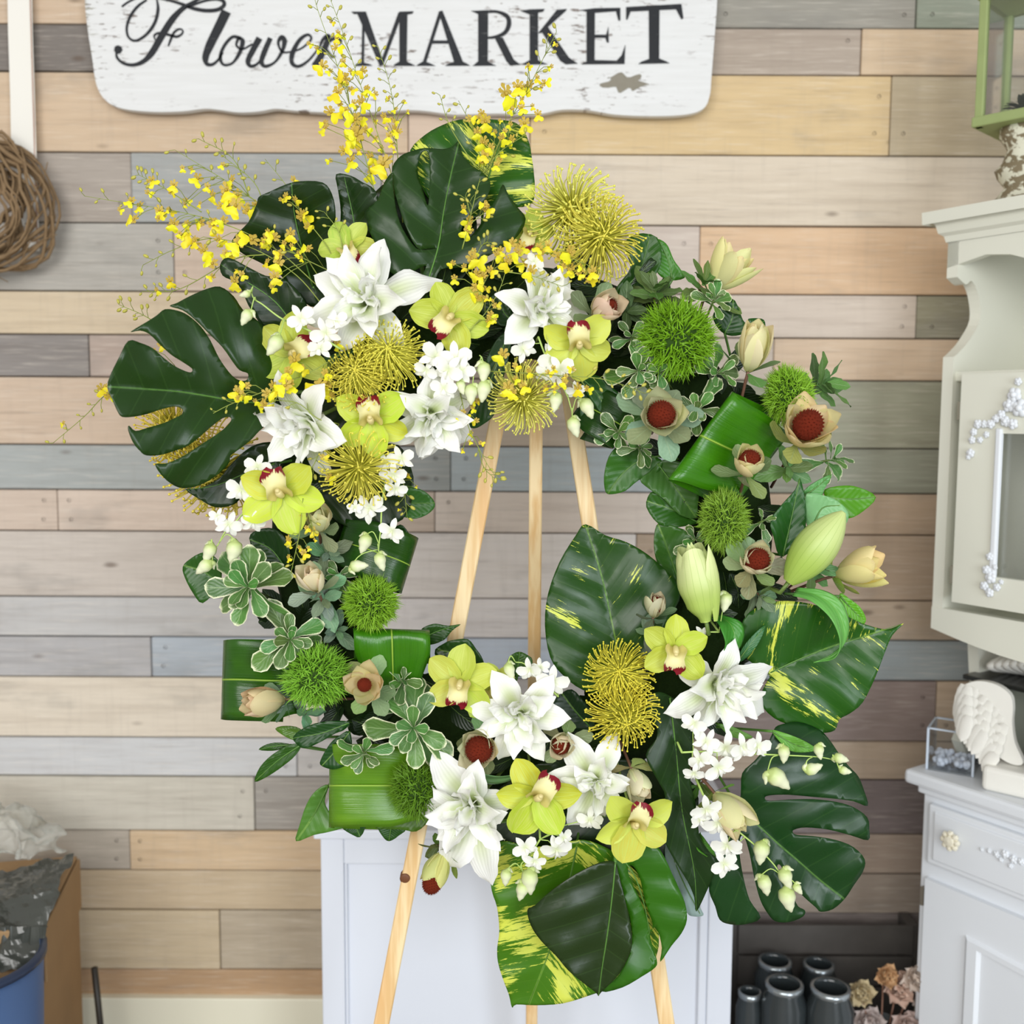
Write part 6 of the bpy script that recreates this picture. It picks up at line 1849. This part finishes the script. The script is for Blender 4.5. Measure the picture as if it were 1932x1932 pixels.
oncidium('orchid spray lying across the pale hanging pincushion toward the cream-edged foliage',
         [[(900, 700, 1.50), (960, 702, 1.47), (1050, 708, 1.465), (1130, 714, 1.47), (1180, 728, 1.48), (1216, 742, 1.49)]],
         zs(zC, '285 1392 110 420 1372 100 235 1092 110 800 1332 80 620 1372 64 870 1212 64 470 1232 64 650 1240 60 350 1180 60 700 1200 56 720 1370 50 920 1390 80'), 12, 13)
oncidium('orchid spray arching left across the huge monstera leaf, pale buds at its tip',
         [[(640, 670, 1.50), (580, 705, 1.485), (500, 738, 1.475), (430, 765, 1.475), (370, 800, 1.475), (332, 829, 1.48)]],
         zs(zA, '960 1142 90 1225 1112 96 1310 1102 90 1380 922 96 1150 1222 64 1690 782 64 1430 972 66 1300 1030 60 1025 1090 56 1550 1112 110 1620 1102 88 1600 1000 60'), 12, 14)
oncidium('orchid spray dangling into the opening in front of the left easel leg',
         [[(868, 740, 1.50), (882, 800, 1.49), (903, 845, 1.49), (925, 885, 1.495), (946, 908, 1.50)], [(903, 845, 1.49), (912, 880, 1.5), (932, 902, 1.5)]],
         zs(zB, '1340 1200 46 1320 1250 44 1270 1310 52 1310 1430 46 1250 1280 40 1300 1490 32 1380 1500 30'), 12, 15)
oncidium('thin orchid spray hanging over the white-pink bud on the left',
         [[(572, 940, 1.48), (566, 1000, 1.475), (558, 1040, 1.475), (548, 1085, 1.48)], [(575, 940, 1.48), (590, 1000, 1.475)]],
         zs(zE, '870 672 64 980 762 48 1040 602 64 870 792 42 1000 580 44 950 720 36 960 500 44'), 8, 16)
oncidium('very thin orchid spray hanging by the glossy round leaf at the opening',
         [[(752, 860, 1.53), (760, 900, 1.53), (764, 935, 1.53), (768, 975, 1.535)]],
         zs(zE, '1740 190 36 1680 320 36 1680 440 22'), 6, 17)
oncidium('thin faint orchid spray poking out past the far left monstera edge',
         [[(330, 690, 1.59), (260, 720, 1.60), (200, 745, 1.61), (160, 785, 1.62), (100, 836, 1.63)], [(330, 640, 1.59), (280, 600, 1.6), (225, 575, 1.61)]],
         [(192, 740, 20), (205, 752, 16), (304, 655, 14), (120, 802, 10)], 18, 18)
oncidium('yellow orchid blossoms tucked around the down-facing left lily',
         [[(640, 800, 1.50), (610, 840, 1.49), (590, 880, 1.49), (570, 900, 1.49)], [(640, 800, 1.5), (600, 790, 1.48), (560, 760, 1.48), (500, 755, 1.48)]],
         [(604, 838, 17), (622, 905, 16), (615, 825, 14), (500, 770, 16), (610, 866, 12)], 8, 19)


# ------------------------------------------------------------------ white dendrobium sprays
def dsp(Ln, W_): return [(0, .3), (.3, .85), (.6, 1), (.85, .8), (1, .25)]


DP1 = pm('petal', M_DEND, L=1.0, Wd=.38, prof=ROUND, a0=14, a1=-20, cup=.1, crease=.1, ruffle=.08, nu=7, nv=5)
DP2 = pm('sepal', M_DEND, L=1.0, Wd=.24, prof=OV, a0=10, a1=-30, cup=.2, nu=7, nv=4)
DLP = pm('lip', M_DEND, L=.62, Wd=.24, prof=OBOV, a0=60, a1=-50, cup=.6, ruffle=.15, nu=7, nv=5)
bmb = MB()
bp_ = cat([(0, 0, 0), (.02, 0, .25), (.0, 0, .6), (-.06, 0, 1.0)], 4)
bmb.tube(bp_, [lerp_table([(0, .1), (.25, .30), (.5, .33), (.8, .2), (1, .05)], i / (len(bp_) - 1)) for i in range(len(bp_))], 8)
bsp = cat([(.0, 0, .12), (-.16, 0, .02), (-.28, 0, .14), (-.42, 0, .22)], 3)
bmb.tube(bsp, [.14, .15, .14, .12, .11, .1, .08, .07, .05, .03][:len(bsp)], 6)
DBUD = bmb.mesh('bud', M_DBUD)


def dendrobium(label, stem, flowers, buds, Y, seed=0):
    r = random.Random(seed * 11 + 3)
    pth = cat([P(*q) if len(q) == 3 else P(q[0], q[1], Y) for q in stem], 6)
    base = pth[0]
    e = empty('white_orchid_spray', Matrix.Translation(base), label, 'orchid spray', 'small white orchid sprays')
    mb = MB().tube([p - base for p in pth], [.0017 * (1 - .55 * i / len(pth)) for i in range(len(pth))], 5)
    mb.tube([Vector((0, 0, 0)), Vector((0, (YR - base.y) * .6, .004)), Vector((0, YR - base.y, 0))], .0017, 5)
    for fl in flowers:
        px, py, w = fl[:3]
        q = P(px, py, Y - .008 + r.uniform(-.006, .006))
        ds, p, pi, ti = nearest([pth], q)
        mb.tube([p - base, (p + q) / 2 - base + Vector((0, .006, .004)), q - base + Vector((0, .004, 0))], .0009, 4)
        R = S(w / 2 * 1.06, Y)
        fx = fl[3] if len(fl) > 3 else (r.uniform(-.4, .4), r.uniform(-.4, .3))
        M = frame(px, py, q.y, fx, r.uniform(-40, 40), 1)
        M.translation = q - base
        fe = bpy.data.objects.new('flower', None); COL.objects.link(fe)
        fe.empty_display_size = .01; fe.parent = e; fe.matrix_local = M
        for az in (10, 170):
            link('petal', DP1, fe, rot(az + r.uniform(-8, 8), r.uniform(-5, 25), 0, R))
        for az in (90, 222, 318):
            link('sepal', DP2, fe, rot(az + r.uniform(-8, 8), r.uniform(-8, 18), 0, R))
        link('lip', DLP, fe, rot(-90, 0, 0, R))
    for (px, py, ln, ang) in buds:
        q = P(px, py, Y - .006)
        ds, p, pi, ti = nearest([pth], q)
        d = RV * math.cos(rad(ang)) + UV_ * math.sin(rad(ang))
        L_ = S(ln, Y)
        b0 = q - d * L_ * .5
        mb.tube(cat([p - base, (p + b0) / 2 - base + Vector((0, -.004, .007)) - d * .004, b0 - base], 4), .0009, 4)
        x = d.cross(Vector((0, 1, 0))).normalized()
        y = d.cross(x)
        M = Matrix((x, y, d)).transposed().to_4x4() @ Matrix.Rotation(rad(r.choice((0, 180, 150, 30))), 4, 'Z') @ Matrix.Scale(L_, 4)
        M.translation = b0 - base
        link('bud', DBUD, e, M)
    link('stem', mb.mesh('stem', M_PALESTEM), e)


def zf(f, txt, n=3):
    a = [float(v) for v in txt.split()]
    out = []
    for i in range(0, len(a), n):
        (x, y), (o0, _), (o1, _) = f('%f %f 0 0 %f 0' % (a[i], a[i + 1], a[i + 2]))
        out.append((x, y, abs(o1 - o0)) + tuple(a[i + 3:i + n]))
    return out


dendrobium('small white orchid spray at upper left under the largest lily, two pale buds', zA('1700 800 1500 680 1290 590 1140 480 1080 440 1052 372'),
           zf(zA, '1420 580 210 1600 690 230 1560 800 190 1680 600 170'), zf(zA, '1012 408 84 200 1020 575 130 235 1225 780 170 240', 4), 1.475, 1)
dendrobium('white orchid cluster below the top centre green orchid, three pale buds on its right', zB('1000 900 1150 920 1290 940 1360 960 1390 880 1370 850'),
           zf(zB, '1050 860 250 1190 880 260 1140 960 240 1110 1090 200 980 960 180 1240 960 200'), zf(zB, '1238 1085 110 280 1400 975 150 272 1310 1135 150 262 1400 1115 160 255', 4), 1.475, 2)
dendrobium('white orchid spray hanging under the top centre lily beside the pale pincushion', zC('560 900 640 1100 760 1280 820 1420 870 1600'),
           zf(zC, '420 1010 260 690 1100 300 760 1200 280 640 1230 220 900 1390 180'), zf(zC, '712 1490 190 268 1010 1550 200 300 888 1720 190 282', 4), 1.50, 3)
dendrobium('white orchid spray on the left under the huge monstera leaf, long pale buds', zE('740 200 640 320 550 440 480 520 400 600 350 690 300 720'),
           zf(zE, '520 290 230 430 540 200 610 520 180 640 120 200 350 480 130'), zf(zE, '465 740 180 262 285 745 150 250 250 850 150 215', 4), 1.49, 4)
dendrobium('white orchid spray at the inner left under the round pincushion, three pale buds', zE('1560 300 1545 430 1540 560 1530 650 1525 720'),
           zf(zE, '1460 420 240 1630 180 200 1650 280 170 1620 590 200 1580 90 160 1690 60 200 1350 415 120'), zf(zE, '1420 680 150 255 1380 842 140 10 1540 812 140 282', 4), 1.50, 5)
dendrobium('small white orchid spray at the bottom inner edge in front of the middle easel leg', zG('1170 440 1060 330 980 260 920 200 860 190'),
           zf(zG, '965 245 200 1130 330 250 1040 230 150'), zf(zG, '820 255 130 285', 4), 1.51, 6)
dendrobium('white orchid spray dangling at the bottom over the yellow splashed leaf', zG('1040 1480 990 1560 950 1620 900 1670 930 1760 930 1820'),
           zf(zG, '930 1540 200 1160 1560 240 1000 1640 170 1400 1340 200 1210 1470 150'), zf(zG, '790 1760 130 260 965 1790 200 268 905 1860 150 262', 4), 1.475, 7)
dendrobium('white orchid spray at the right reaching over the split monstera, yellow-green buds at its end', zH('480 420 600 415 800 420 1000 432 1150 438 1300 445 1400 452 1500 472'),
           zf(zH, '560 230 180 640 350 190 770 390 230 880 390 210 980 380 200 600 470 170 720 520 220 560 560 150'), zf(zH, '1155 432 125 275 1122 600 190 325 1352 525 130 15 1390 415 110 275 1535 462 110 350 1562 542 90 340', 4), 1.475, 8)
dendrobium('white orchid spray hanging at the lower right with a chain of pale green buds', zH('620 700 740 850 880 965 980 1050 1090 1165 1150 1260 1180 1320'),
           zf(zH, '640 800 220 720 890 220 780 1040 220 760 1160 200 600 860 170'), zf(zH, '1005 1085 170 258 1030 1300 150 290 1172 1255 150 285 1250 1325 90 300 1182 1395 180 280', 4), 1.48, 9)
dendrobium('little white orchid with brown specks above the top centre lily', zC('600 320 560 260 530 210'), zf(zC, '525 210 180 545 270 120'), [], 1.515, 10)
dendrobium('pale bud and petals beside the upright lily bud above the green orchid', zD('700 1330 650 1330 600 1330'), zf(zD, '590 1330 110'), zf(zD, '740 1140 130 265', 4), 1.52, 11)
